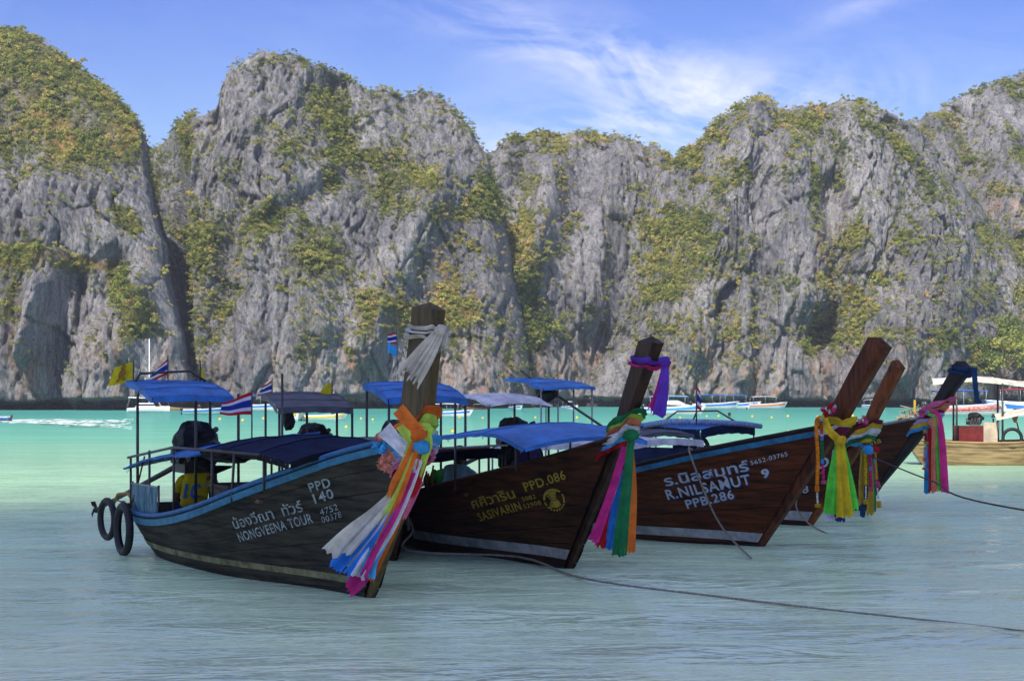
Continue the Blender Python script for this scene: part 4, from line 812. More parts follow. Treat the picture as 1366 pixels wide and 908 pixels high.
# grey-canopied boat
bA.sheet('stern_canopy', cloth('grey'), [(-5.2, 1.70), (-4.6, 1.66), (-3.9, 1.52)], -.52, .40, .02, 0, .07, .004, seed=15)
bA.posts([(-5.0, -.5, .42, 1.66), (-3.95, -.5, .45, 1.52), (-3.95, .4, .45, 1.5), (-4.4, .3, .45, 1.58), (-4.2, -.1, .3, 1.55, -.1, 0)])
bA.sheet('awning', cloth('grey'), [(-3.2, 1.10), (-1.8, 1.18), (-.4, 1.18)], -.5, .5, .05, .02, .05, .015, seed=16)
bA.posts([(-3.1, -.5, .5, 1.06), (-1.6, -.52, .7, 1.12), (-.5, -.4, .9, 1.12), (-3.1, .5, .5, 1.06), (-.5, .4, .9, 1.12)], None, .012)
MB().blob((-4.0, -.38, 1.40), .09, 9, 7, .3, 8, sq=(.8, .8, 1.6)).build('tied_bundle', BLACK, bA.root)
bA.engine(-5.0, .1, .9, (-1.7, .2, -.55))
# ------------------------------------------------------------------ sashes, garlands, ropes, tyres, flags
CLOTHC = dict(orange=(.75, .17, .025), white=(.72, .72, .74), cream=(.62, .58, .47), lime=(.50, .78, .10), blue=(.03, .20, .62), sky=(.06, .38, .72), magenta=(.55, .03, .20), pink=(.80, .16, .28), peach=(.80, .30, .20), green=(.02, .20, .07), leaf=(.12, .62, .06), yellow=(.68, .46, .02), purple=(.14, .05, .42), red=(.48, .015, .02), lilac=(.52, .40, .66), navy=(.02, .03, .16), gold=(.42, .27, .03), salmon=(.75, .22, .12), maroon=(.20, .015, .06), denim=(.018, .05, .12), teal=(.02, .20, .38), marigold=(.85, .28, .01), rose=(.72, .04, .22), petalwhite=(.75, .70, .62))
def fab(n): return mat('fabric_' + n, tuple(min(.92, c * 1.3) for c in CLOTHC[n]), .8, .15, .20, 7, .5, 45, trans=.35)
def petal(n): return mat('petal_' + n, CLOTHC[n], .8, .1, .3, 40, .8, 70)
def smooth_path(pts, n):
    P = [Vector(p) for p in pts]; P = [P[0] * 2 - P[1]] + P + [P[-1] * 2 - P[-2]]; out = []; m = len(P) - 3
    for k in range(n + 1):
        t = k / n * m; i = min(int(t), m - 1); f = t - i; a, b, c, d = P[i:i + 4]
        out.append(.5 * ((2 * b) + (c - a) * f + (2 * a - 5 * b + 4 * c - d) * f * f + (3 * b - a - 3 * c + d) * f ** 3))
    return out
def ribbon(root, colour, pts, w0, w1, pleats=1.5, depth=.25, seed=0, n=18, cols=9, name='ribbon', ragged=.02):
    """a strip of cloth; pts are (px, py, metres away)"""
    rs = random.Random(seed * 7 + 1); L0 = root.location; P = smooth_path([at(*p) - L0 for p in pts], n); G = []; ph = rs.uniform(0, 6); sw = rs.uniform(-.3, .3)
    for i, p in enumerate(P):
        t = i / n; T = (P[min(i + 1, n)] - P[max(i - 1, 0)]).normalized(); S = T.cross(Vector((0, 1, 0))); S = S.normalized() if S.length > .05 else Vector((1, 0, 0)); w = w0 + (w1 - w0) * t ** .8
        row = []
        for j in range(cols):
            q = j / (cols - 1) - .5; a = depth * w * (.5 + .5 * t)
            y = a * math.sin(2 * math.pi * pleats * q + ph + sw * t * 4) + .25 * a * math.sin(9 * q + 6 * t + ph)
            x = q * w * (1 + .08 * math.sin(5 * t + ph)); end = ragged * (rs.uniform(-1, 1) + 2 * q * sw) if i == n else 0
            row.append(p + S * x + Vector((0, y, 0)) + T * end)
        G.append(row)
    return MB().grid(G).build(name, fab(colour), root, True)
def wraps(root, b, specs):
    """turns of cloth round a stem: (colour, height at the back, height at the front, half width, slack)"""
    for k, (c, zb, zf, r, sl) in enumerate(specs):
        n = 40; m = 9; G = []; rs = random.Random(k * 13 + 5); ph = [rs.uniform(0, 6) for _ in range(4)]
        for j in range(m):
            w = (j / (m - 1) - .5) * 2; row = []
            for i in range(n):
                a = 2 * math.pi * i / n; t = .5 + .5 * math.cos(a); z = zb + (zf - zb) * t + w * r * 1.35 * (.75 + .25 * math.sin(2 * a + ph[0])) + .010 * math.sin(4 * a + ph[1])
                f, bk = b.uf(z), b.ubk(z); mid = (f + bk) / 2; fold = .010 * math.sin(9 * w + 3 * a + ph[2]) + .007 * math.sin(16 * w - 5 * a + ph[3]); off = .018 + .010 * (k % 3) + sl + fold + .016 * (1 - w * w)
                hl = (f - bk) / 2 + off; hw = b.th * .62 + off; ca, sa = math.cos(a), math.sin(a); e = .42
                row.append(b.world(mid + hl * math.copysign(abs(ca) ** e, ca), hw * math.copysign(abs(sa) ** e, sa), z) - root.location)
            G.append(row)
        MB().grid(G, close=True).build('wrap', fab(c), root, True)
def knot(root, colour, p, r, seed=0): return MB().blob(at(*p) - root.location, r, 12, 9, .28, seed, sq=(1.1, .7, .9)).build('knot', fab(colour), root, True)
def garland(root, secs, pts, r, n=60, name='garland'):
    """beaded flower string in coloured lengths: secs = [(colour, share)]"""
    P = smooth_path([at(*p) - root.location for p in pts], n); mb = MB(); mats = []; i0 = 0; tot = sum(q for _, q, *_ in secs)
    acc = 0
    for c, q, *k in secs:
        acc += q; i1 = int(round(n * acc / tot)); m = petal(c)
        if m not in mats: mats.append(m)
        seg = P[i0:i1 + 1]; kk = k[0] if k else 1.0
        pts2 = []; rr = []
        for a, bb in zip(seg[:-1], seg[1:]):
            for t in (0, .5): pts2.append(a.lerp(bb, t)); rr.append(r * kk * (1.12 if t else .62))
        if len(pts2) > 2: mb.tube(pts2, rr, 8, mats.index(m))
        i0 = i1
    return mb.build(name, mats, root)
def flowers(root, colour, spots, r, seed=0, name='blossom'):
    for k, p in enumerate(spots):
        mb = MB(); c = at(*p) - root.location; rs = random.Random(seed + k)
        for q in range(26):
            d = Vector((rs.gauss(0, 1), rs.gauss(0, 1), rs.gauss(0, 1))).normalized(); a = d.cross(Vector((rs.gauss(0, 1), rs.gauss(0, 1), 1))).normalized(); bq = d.cross(a); o = c + d * r * .55; s = r * .55
            mb.add([o, o + a * s * .7 + d * s * .5, o + d * s * 1.05 + bq * s * .2, o - a * s * .7 + d * s * .5 + bq * s * .3], [(0, 1, 2, 3)])
        mb.blob(c, r * .6, 8, 6, .1, k); mb.build(name, petal(colour), root)
def sash(label, p, cat='sash'): return empty('prow_sash', at(*p), 0, label, cat, None)

S1 = sash('long orange, white, blue and lime ribbons tied round the tall mossy prow', (545, 585, 14.0))
wraps(S1, b1, [('white', 1.16, 1.40, .045, .01), ('sky', 1.12, 1.34, .04, .03), ('lilac', 1.08, 1.30, .04, .015), ('lime', 1.24, 1.50, .035, .0), ('orange', 1.34, 1.58, .030, .0), ('pink', 1.05, 1.24, .035, .0)])
Y = 13.78
for k, (c, pts, w0, w1, pl) in enumerate([
    ('orange', [(531, 545, Y + .1), (546, 562, Y), (562, 577, Y - .04)], .10, .10, 1), ('lime', [(536, 566, Y + .05), (548, 585, Y), (560, 596, Y)], .09, .08, 1),
    ('orange', [(559, 577, Y), (543, 615, Y - .04), (528, 643, Y - .05), (522, 663, Y - .04)], .05, .085, 1), ('orange', [(560, 579, Y), (549, 632, Y - .03), (531, 686, Y - .02), (509, 735, Y), (491, 772, Y)], .05, .10, 1.5),
    ('lime', [(549, 590, Y), (528, 645, Y + .02), (514, 675, Y + .02), (503, 697, Y + .02)], .05, .08, 1), ('lime', [(565, 566, Y), (572, 590, Y), (566, 612, Y), (558, 634, Y + .03)], .07, .05, 1),
    ('white', [(558, 612, Y - .02), (540, 655, Y - .06), (515, 706, Y - .07), (490, 742, Y - .07), (474, 768, Y - .06)], .07, .16, 2), ('cream', [(528, 655, Y + .02), (498, 684, Y), (470, 708, Y), (440, 739, Y)], .05, .14, 1.5),
    ('blue', [(530, 660, Y + .03), (497, 700, Y + .02), (472, 729, Y + .02), (446, 757, Y + .01)], .05, .13, 1.5), ('cream', [(520, 680, Y + .05), (490, 720, Y + .05), (463, 752, Y + .04)], .05, .09, 1),
    ('magenta', [(540, 655, Y), (520, 698, Y), (498, 737, Y - .02), (470, 784, Y - .02)], .05, .12, 1.5), ('lilac', [(545, 640, Y + .02), (519, 690, Y + .01), (488, 748, Y + .01)], .06, .11, 1.5), ('sky', [(536, 675, Y - .04), (514, 716, Y - .05), (497, 745, Y - .06), (490, 768, Y - .06)], .04, .13, 1), ('blue', [(515, 720, Y + .03), (493, 752, Y + .03), (478, 778, Y + .03)], .05, .08, 1), ('magenta', [(505, 745, Y + .04), (485, 775, Y + .04), (466, 790, Y + .04)], .05, .07, 1), ('red', [(566, 612, Y + .03), (556, 642, Y + .03), (548, 662, Y + .03)], .07, .07, 1), ('pink', [(560, 640, Y + .04), (545, 675, Y + .04), (538, 690, Y + .04)], .06, .05, 1),
    ('white', [(512, 572, Y + .12), (530, 590, Y + .06), (545, 604, Y + .02)], .14, .10, 2), ('orange', [(556, 600, Y - .05), (538, 650, Y - .09), (520, 692, Y - .09), (503, 728, Y - .09)], .03, .05, 1), ('lime', [(552, 604, Y - .03), (533, 650, Y - .08), (516, 684, Y - .08)], .03, .045, 1), ('blue', [(550, 625, Y - .04), (520, 690, Y - .09), (482, 742, Y - .08), (462, 766, Y - .07)], .03, .06, 1), ('magenta', [(552, 630, Y - .05), (528, 686, Y - .10), (504, 728, Y - .10), (484, 770, Y - .09)], .03, .055, 1), ('cream', [(540, 640, Y - .02), (506, 688, Y - .06), (462, 738, Y - .05)], .03, .06, 1)]): ribbon(S1, c, pts, w0, w1, pl, .22, k)
knot(S1, 'orange', (558, 580, Y - .03), .055, 1); knot(S1, 'sky', (562, 596, Y - .02), .06, 2); knot(S1, 'lime', (568, 572, Y), .05, 3)
flowers(S1, 'peach', [(508, 585, Y + .25), (514, 607, Y + .22), (511, 618, Y + .2), (520, 612, Y + .18), (516, 622, Y + .18)], .052, 10); flowers(S1, 'sky', [(503, 594, Y + .24), (511, 597, Y + .2)], .05, 30)
T1 = sash('white gauze scarf and braided cord tied round the tip of the tall mossy prow', (575, 430, 13.9), 'scarf')
wraps(T1, b1, [('cream', 2.24, 2.20, .014, -.008), ('white', 2.21, 2.16, .012, -.004), ('cream', 2.17, 2.11, .016, -.006)])
for k, (pts, w0, w1) in enumerate([([(588, 440, 13.66), (570, 462, 13.64), (552, 484, 13.63), (541, 498, 13.63)], .06, .15), ([(589, 442, 13.65), (577, 466, 13.62), (563, 490, 13.61), (552, 508, 13.6)], .05, .12), ([(586, 436, 13.7), (592, 452, 13.66), (589, 462, 13.65)], .05, .06)]): ribbon(T1, 'cream', pts, w0, w1, 3, .25, k + 40, ragged=.06, cols=13)
knot(T1, 'cream', (588, 440, 13.65), .045, 4)

S2 = sash('green, lime and orange ribbons knotted round the dark varnished prow', (840, 585, 16.3)); Y = 16.12
wraps(S2, b2, [('white', 1.20, 1.38, .05, .01), ('sky', 1.12, 1.30, .045, .0), ('red', 1.07, 1.24, .03, .0), ('salmon', 1.28, 1.46, .03, .0), ('lime', 1.33, 1.50, .02, .0), ('green', 1.36, 1.54, .03, .0)])
for k, (c, pts, w0, w1, pl) in enumerate([
    ('green', [(842, 580, Y), (838, 630, Y - .02), (831, 690, Y - .02), (826, 741, Y - .02)], .06, .13, 1.5), ('lime', [(840, 600, Y + .03), (836, 660, Y + .02), (829, 738, Y + .01)], .04, .06, 1), ('orange', [(842, 600, Y + .04), (843, 660, Y + .03), (840, 736, Y + .03)], .05, .11, 1),
    ('magenta', [(834, 596, Y + .02), (819, 645, Y + .02), (801, 697, Y + .02), (791, 722, Y + .02)], .06, .10, 1), ('white', [(828, 620, Y + .05), (812, 670, Y + .05), (789, 722, Y + .05)], .05, .07, 1), ('blue', [(826, 630, Y + .08), (818, 690, Y + .08), (812, 731, Y + .08)], .07, .07, 1), ('red', [(822, 640, Y + .1), (810, 690, Y + .1), (800, 729, Y + .1)], .07, .10, 1)]): ribbon(S2, c, pts, w0, w1, pl, .22, k + 60)
knot(S2, 'green', (842, 580, Y - .02), .06, 5)
T2 = sash('purple and magenta scarves tied round the tip of the dark varnished prow', (875, 470, 15.8), 'scarf'); Y = 15.62
wraps(T2, b2, [('purple', 2.03, 1.98, .022, -.006), ('magenta', 1.98, 1.93, .014, -.008)])
ribbon(T2, 'purple', [(887, 482, Y), (886, 510, Y - .02), (879, 555, Y - .02)], .06, .11, 1.2, .2, 80); ribbon(T2, 'magenta', [(886, 490, Y + .03), (878, 520, Y + .03), (868, 546, Y + .03)], .04, .06, 1, .2, 81); ribbon(T2, 'purple', [(884, 500, Y + .05), (876, 530, Y + .05), (872, 550, Y + .05)], .04, .05, 1, .2, 82); knot(T2, 'purple', (887, 482, Y), .05, 6); knot(T2, 'magenta', (888, 490, Y + .02), .035, 7)

S3 = sash('green and yellow cloths with a marigold garland hanging from the red-brown prow', (1115, 585, 18.9)); Y = 18.72
wraps(S3, b3, [('white', 1.24, 1.38, .04, .0), ('maroon', 1.18, 1.32, .03, .0), ('yellow', 1.42, 1.40, .045, .01)])
for k, (c, pts, w0, w1, pl) in enumerate([
    ('leaf', [(1120, 588, Y), (1114, 630, Y - .02), (1108, 684, Y - .02)], .08, .16, 1.5), ('leaf', [(1123, 590, Y + .04), (1134, 640, Y + .03), (1141, 680, Y + .03)], .06, .08, 1), ('yellow', [(1121, 590, Y - .03), (1124, 640, Y - .05), (1127, 689, Y - .05)], .07, .17, 1.5), ('lilac', [(1116, 600, Y + .08), (1110, 650, Y + .08), (1107, 694, Y + .08)], .08, .09, 1), ('maroon', [(1118, 600, Y + .1), (1113, 650, Y + .1), (1112, 690, Y + .1)], .07, .06, 1), ('navy', [(1122, 600, Y + .09), (1122, 650, Y + .09), (1121, 695, Y + .09)], .08, .10, 1), ('yellow', [(1098, 559, Y + .05), (1107, 575, Y), (1121, 588, Y - .03)], .10, .07, 1)]): ribbon(S3, c, pts, w0, w1, pl, .22, k + 90)
knot(S3, 'yellow', (1121, 588, Y - .03), .06, 8)
garland(S3, [('yellow', 10), ('marigold', 60), ('marigold', 6, 1.2), ('petalwhite', 14, .55), ('yellow', 5, 1.5)], [(1094, 556, Y + .05), (1089, 566, Y), (1091, 610, Y - .03), (1090, 650, Y - .03), (1091, 677, Y - .03)], .022)
garland(S3, [('petalwhite', 10), ('sky', 5), ('orange', 22), ('petalwhite', 3), ('sky', 5), ('green', 22), ('sky', 5), ('rose', 20, .8), ('pink', 5, 1.5)], [(1095, 557, Y + .03), (1096, 575, Y - .02), (1097, 610, Y - .03), (1099, 646, Y - .03)], .020)
flowers(S3, 'red', [(1101, 549, Y + .15), (1106, 543, Y + .15), (1110, 540, Y + .15), (1103, 554, Y + .15)], .032, 50); flowers(S3, 'rose', [(1112, 547, Y + .12), (1098, 546, Y + .15)], .03, 60); flowers(S3, 'petalwhite', [(1107, 549, Y + .14), (1114, 542, Y + .13)], .024, 70)

S4 = sash('yellow and pink flower garlands over gold ribbons on the short reddish prow', (1150, 590, 22.2)); Y = 22.02
wraps(S4, b4, [('yellow', 1.16, 1.30, .045, .02), ('white', 1.12, 1.24, .04, .02), ('green', 1.06, 1.18, .04, .0), ('yellow', 1.02, 1.13, .03, .0), ('maroon', 1.24, 1.36, .025, .0)])
for k, (c, pts, w0, w1) in enumerate([('green', [(1151, 600, Y + .04), (1150, 640, Y + .04), (1149, 660, Y + .04)], .06, .06), ('gold', [(1152, 600, Y + .03), (1149, 640, Y + .02), (1149, 671, Y + .02)], .05, .07), ('gold', [(1160, 605, Y + .03), (1162, 650, Y + .02), (1161, 686, Y + .02)], .06, .09), ('denim', [(1154, 640, Y + .06), (1151, 670, Y + .06), (1151, 688, Y + .06)], .06, .07), ('green', [(1164, 620, Y + .07), (1166, 660, Y + .07), (1166, 682, Y + .07)], .05, .05)]): ribbon(S4, c, pts, w0, w1, 1.2, .22, k + 110)
for x, x1, y1, secs in ((1155, 1155, 657, [('yellow', 50), ('petalwhite', 12, .5), ('yellow', 5, 1.5)]), (1161, 1162, 655, [('rose', 26), ('sky', 5), ('rose', 20, .9), ('pink', 5, 1.5)]), (1168, 1173, 662, [('yellow', 40), ('petalwhite', 14, .5), ('yellow', 6, 1.6)]), (1167, 1172, 650, [('red', 10), ('sky', 6), ('rose', 18, .9), ('pink', 5, 1.5)])): garland(S4, secs, [(x - 1, 597, Y), (x, 625, Y - .03), (x1, y1 + (16 if secs[-1][0] == 'yellow' else 0), Y - .03)], .022, 44)
wraps(S4, b4, [('sky', 1.10, 1.06, .02, .01)]); knot(S4, 'sky', (1159, 600, Y - .03), .06, 9); knot(S4, 'red', (1167, 600, Y), .05, 10); flowers(S4, 'pink', [(1147, 561, Y + .1), (1152, 557, Y + .1), (1155, 562, Y + .1)], .035, 80)

S5 = sash('salmon, pink, green and blue cloths with garlands on the black prow', (1240, 570, 25.4)); Y = 25.2
wraps(S5, b5, [('yellow', 1.20, 1.30, .05, .02), ('lilac', 1.26, 1.38, .05, .01), ('sky', 1.14, 1.24, .045, .0), ('maroon', 1.32, 1.44, .045, .0), ('salmon', 1.38, 1.52, .05, .0), ('pink', 1.46, 1.62, .04, .0)])
for k, (c, pts, w0, w1) in enumerate([('rose', [(1244, 549, Y + .05), (1252, 556, Y), (1257, 590, Y - .02), (1261, 657, Y - .02)], .08, .11), ('leaf', [(1238, 552, Y + .02), (1249, 560, Y), (1251, 600, Y), (1254, 655, Y)], .04, .06), ('salmon', [(1240, 560, Y), (1248, 570, Y), (1247, 610, Y + .02), (1247, 656, Y + .02)], .10, .10), ('red', [(1241, 570, Y + .04), (1242, 610, Y + .04), (1243, 655, Y + .04)], .09, .08), ('teal', [(1238, 570, Y + .05), (1238, 610, Y + .05), (1237, 658, Y + .05)], .08, .10), ('salmon', [(1252, 575, Y + .05), (1253, 620, Y + .05), (1252, 650, Y + .05)], .06, .06)]): ribbon(S5, c, pts, w0, w1, 1.3, .2, k + 130)
garland(S5, [('sky', 8), ('yellow', 8), ('red', 16), ('yellow', 4, 1.5), ('petalwhite', 5, .5), ('yellow', 4, 1.4), ('lilac', 14), ('pink', 8), ('petalwhite', 8, .6), ('pink', 4, 1.4)], [(1232, 568, Y), (1235, 585, Y - .03), (1234, 605, Y - .03), (1233, 627, Y - .03)], .026, 50)
flowers(S5, 'pink', [(1228, 549, Y + .1), (1233, 546, Y + .1), (1230, 553, Y + .1)], .045, 90); flowers(S5, 'lilac', [(1237, 549, Y + .08)], .045, 95)
T5 = sash('dark blue cloth hanging from the tip of the black prow', (1290, 490, 24.9), 'scarf')
wraps(T5, b5, [('denim', 2.10, 2.02, .025, .0), ('denim', 2.04, 1.96, .025, .0)]); ribbon(T5, 'denim', [(1299, 490, 24.72), (1301, 512, 24.7), (1304, 538, 24.7)], .07, .07, 1, .2, 150)

# ropes
def rope(label, pts, r, m=ROPE, n=40, group=None):
    P = smooth_path(pts, n); o = MB().tube(P, r if not hasattr(r, '__len__') else list(np.linspace(r[0], r[1], n + 1)), 6).build('mooring_rope', m, None, True); return tag(o, label, 'rope', group)
g = px_ground
rope('thick mooring rope running from the gold-lettered boat across the shallows to the beach', [b2.world(-2.7, -.78, .42), b2.world(-2.2, -.86, .24), b2.world(-1.4, -1.2, .10), g(690, 742, .05), g(760, 766, .035), g(826, 779, .03), g(940, 793, .02), g(1100, 812, .012), g(1260, 829, .012), g(1340, 838, .03), g(1420, 846, .05)], (.014, .006))
for q in range(3):
    rope(('longest', 'middle', 'shortest')[q] + ' loop of mooring rope hung over the rail of the gold-lettered boat', [b2.world(-2.75 + q * .13, -.6, .66), b2.world(-2.72 + q * .13, -.80, .68), b2.world(-2.62 + q * .08, -.85, .55), b2.world(-2.40 + q * .02, -.85, .27), b2.world(-2.36, -.87, .24)], .011, group='rope loops over the rail')
rope('thin rope falling from the rail of the red-brown boat into the water', [b3.world(-.6, -.50, 1.08), b3.world(-.55, -.58, 1.04), g(948, 675, .45), g(970, 712, .16), g(1002, 744, .0)], .011)
rope('thin rope from the bow of the brown boat into the shallows', [b4.world(.42, -.2, .75), g(1072, 655, .42), g(1062, 675, .28), g(1078, 697, .08), g(1104, 712, .0)], .010)
rope('dark line stretched from the reddish prow towards the beach', [b4.world(.95, -.03, .95), at(1240, 640, 19.5), at(1366, 680, 14.2), Vector((6.6, 8.5, .62)), Vector((9.5, 2.5, .34))], .008, mat('dark_line', (.06, .05, .05), .8, .2))

# tyres hung as fenders
def tyre(b, u, y, z, R, label, tilt=0.0, lean=.0):
    e = empty('tyre_fender', b.world(u, y, z), b.root.rotation_euler.z + tilt, label, 'tyre', 'tyres hung on the longtail boats'); M3 = Euler((math.pi / 2 + lean, 0, 0)).to_matrix(); k = R * .15
    MB().torus((0, 0, 0), R - k, k, 40, 12, M3, 0, .06).build('tread', RUBBER, e, True); MB().torus((0, 0, 0), R - 1.75 * k, k * .35, 40, 8, M3).build('bead', RUBBER, e, True)
    return e
tyre(b1, -5.48, -.80, .34, .235, 'black tyre fender hung at the stern corner of the black boat', .12); rope('short cord holding the stern corner tyre of the black boat', [b1.world(-5.45, -.62, .52), b1.world(-5.47, -.72, .54), b1.world(-5.48, -.80, .5)], .008)
tyre(b1, -4.75, -.82, .28, .285, 'black tyre fender hung below the plastic screen of the black boat'); rope('red-brown cord holding the tyre below the plastic screen', [b1.world(-4.45, -.68, 1.05), b1.world(-4.7, -.72, .62), b1.world(-4.75, -.79, .5)], .010, mat('red_cord', (.12, .04, .025), .8, .1))
tyre(b5, -3.0, -.35, .82, .22, 'black tyre standing behind the navy side board'); 

# flags
THAI = [(.50, .02, .03), (.72, .72, .74), (.02, .04, .28), (.02, .04, .28), (.72, .72, .74), (.50, .02, .03)]
def flag(label, pole, corners, kind, Yd, group='flags on the longtail boats', emblem_=False, r=.008):
    """pole = (px, y top, y foot); corners = hoist top, hoist foot, fly foot, fly top in pixels"""
    base = at(pole[0], pole[2], Yd); e = empty('flag', base, 0, label, 'flag', group)
    MB().tube([(0, 0, 0), at(pole[0] + (pole[3] if len(pole) > 3 else 0), pole[1], Yd) - base], r, 6).build('flag_pole', STEEL, e, True)
    C = [at(x, y, Yd) - base for x, y in corners]; mb = MB(); nu = 14; rows = 12; G = []
    ms = [mat('flag_yellow', (.62, .52, .02), .8, .1, .15, 8, trans=.3)] if kind == 'yellow' else [mat('flag_red', THAI[0], .8, .1, .12, 8, trans=.3), mat('flag_white', THAI[1], .8, .1, .12, 8, trans=.3), mat('flag_blue', THAI[2], .8, .1, .12, 8, trans=.3)]
    if kind == 'two': ms.append(mat('flag_sky', (.04, .34, .60), .8, .1, .1, 8, trans=.3))
    for i in range(rows + 1):
        v = i / rows; row = []
        for j in range(nu + 1):
            u = j / nu; p = C[0] * (1 - u) * (1 - v) + C[1] * (1 - u) * v + C[2] * u * v + C[3] * u * (1 - v); s = (C[3] - C[0]).length
            row.append(p + Vector((0, .11 * s * math.sin(7 * u + 1.5 * v) * u ** .6, .04 * s * math.sin(6 * u + 1) * u)))
        G.append(row)
    for i in range(rows):
        mi = 0 if kind == 'yellow' else [0, 0, 1, 1, 2, 2, 2, 2, 1, 1, 0, 0][i]
        mb.grid([G[i], G[i + 1]], mi)
    cl = mb.build('flag_cloth', ms, e, True)
    if emblem_:
        mb = MB(); c = (G[6][7] + G[6][6]) / 2; U = (G[6][9] - G[6][5]).normalized(); Vv = (G[8][7] - G[4][7]).normalized()
        for a, b_, w, h in ((0, .0, .045, .06), (0, -.075, .03, .03), (0, -.115, .014, .02), (-.035, .065, .02, .02), (.035, .065, .02, .02)):
            k = 10; mb.add([c + Vector((0, -.035, 0)) + U * (a + w * math.cos(q * 6.283 / k)) + Vv * (b_ + h * math.sin(q * 6.283 / k)) for q in range(k)], [tuple(range(k))])
        mb.build('flag_emblem', mat('flag_emblem_gold', (.30, .16, .02), .7, .2, .3, 60), cl)
    return e
flag('yellow flag with a gold emblem flying over the blue stern canopy', (178, 480, 516), [(178, 482), (178, 508), (143, 515), (153, 490)], 'yellow', 20.0, emblem_=True)
flag('half-furled red, white and blue striped flag on the blue stern canopy', (224, 474, 514), [(224, 478), (223, 500), (192, 512), (212, 489)], 'thai', 20.1)
flag('furled yellow flag hanging at the corner of the blue stern canopy', (267, 481, 514), [(267, 483), (268, 506), (275, 512), (270, 492)], 'yellow', 20.3)
flag('large red, white and blue striped flag streaming above the black boat awning', (336, 519, 592), [(336, 522), (336, 553), (292, 553), (296, 538)], 'thai', 18.6)
flag('small striped flag at the corner of the grey stern canopy', (363, 503, 532), [(363, 507), (363, 525), (343, 528), (350, 516)], 'thai', 23.4)
flag('plain yellow flag above the grey stern canopy', (443, 507, 534), [(443, 509), (443, 527), (424, 528), (432, 515)], 'yellow', 22.9)
f7 = flag('tiny striped flag high on a thin pole behind the mossy prow', (531, 440, 522, -2), [(529, 443), (530, 458), (517, 459), (517, 446)], 'thai', 22.4, r=.005)
ff = MB(); C0 = at(531, 522, 22.4)
ff.grid([[at(529 - 12 * u, 459 + 14 * v + 3 * math.sin(5 * u + v), 22.38 + .03 * math.sin(7 * u)) - C0 for u in np.linspace(0, 1, 8)] for v in (0, .5, 1)]); ff.build('pennant', fab('sky'), f7, True)
flag('red and blue flag drooping from a pole on the blue rolled canopy', (929, 511, 566), [(929, 513), (930, 545), (936, 548), (934, 522)], 'thai', 27.9, r=.012)

# ------------------------------------------------------------------ people and gear
SKIN = mat('skin', (.16, .075, .04), .6, .3, .12, 10); HAIR = mat('hair', (.010, .008, .007), .6, .3, .3, 40, .5, 90)
def skin_mesh(name, joints, edges, m, parent, sub=2):
    """one continuous surface grown round a skeleton: joints = {name: (x, y, z, radius)}"""
    K = list(joints); me = bpy.data.meshes.new(name); me.from_pydata([joints[k][:3] for k in K], [(K.index(a), K.index(b)) for a, b in edges], [])
    o = bpy.data.objects.new(name, me); COL.objects.link(o); o.modifiers.new('skin', 'SKIN'); sd = o.modifiers.new('sub', 'SUBSURF'); sd.levels = sub; sd.render_levels = sub
    for i, k in enumerate(K):
        sv = me.skin_vertices[0].data[i]; r = joints[k][3]; sv.radius = (r, r) if not hasattr(r, '__len__') else r; sv.use_root = (i == 0)
    dg = bpy.context.evaluated_depsgraph_get(); m2 = bpy.data.meshes.new_from_object(o.evaluated_get(dg)); bpy.data.objects.remove(o)
    m2.materials.clear(); m2.materials.append(m); m2.polygons.foreach_set('use_smooth', [True] * len(m2.polygons)); q = bpy.data.objects.new(name, m2); COL.objects.link(q); q.parent = parent; return q
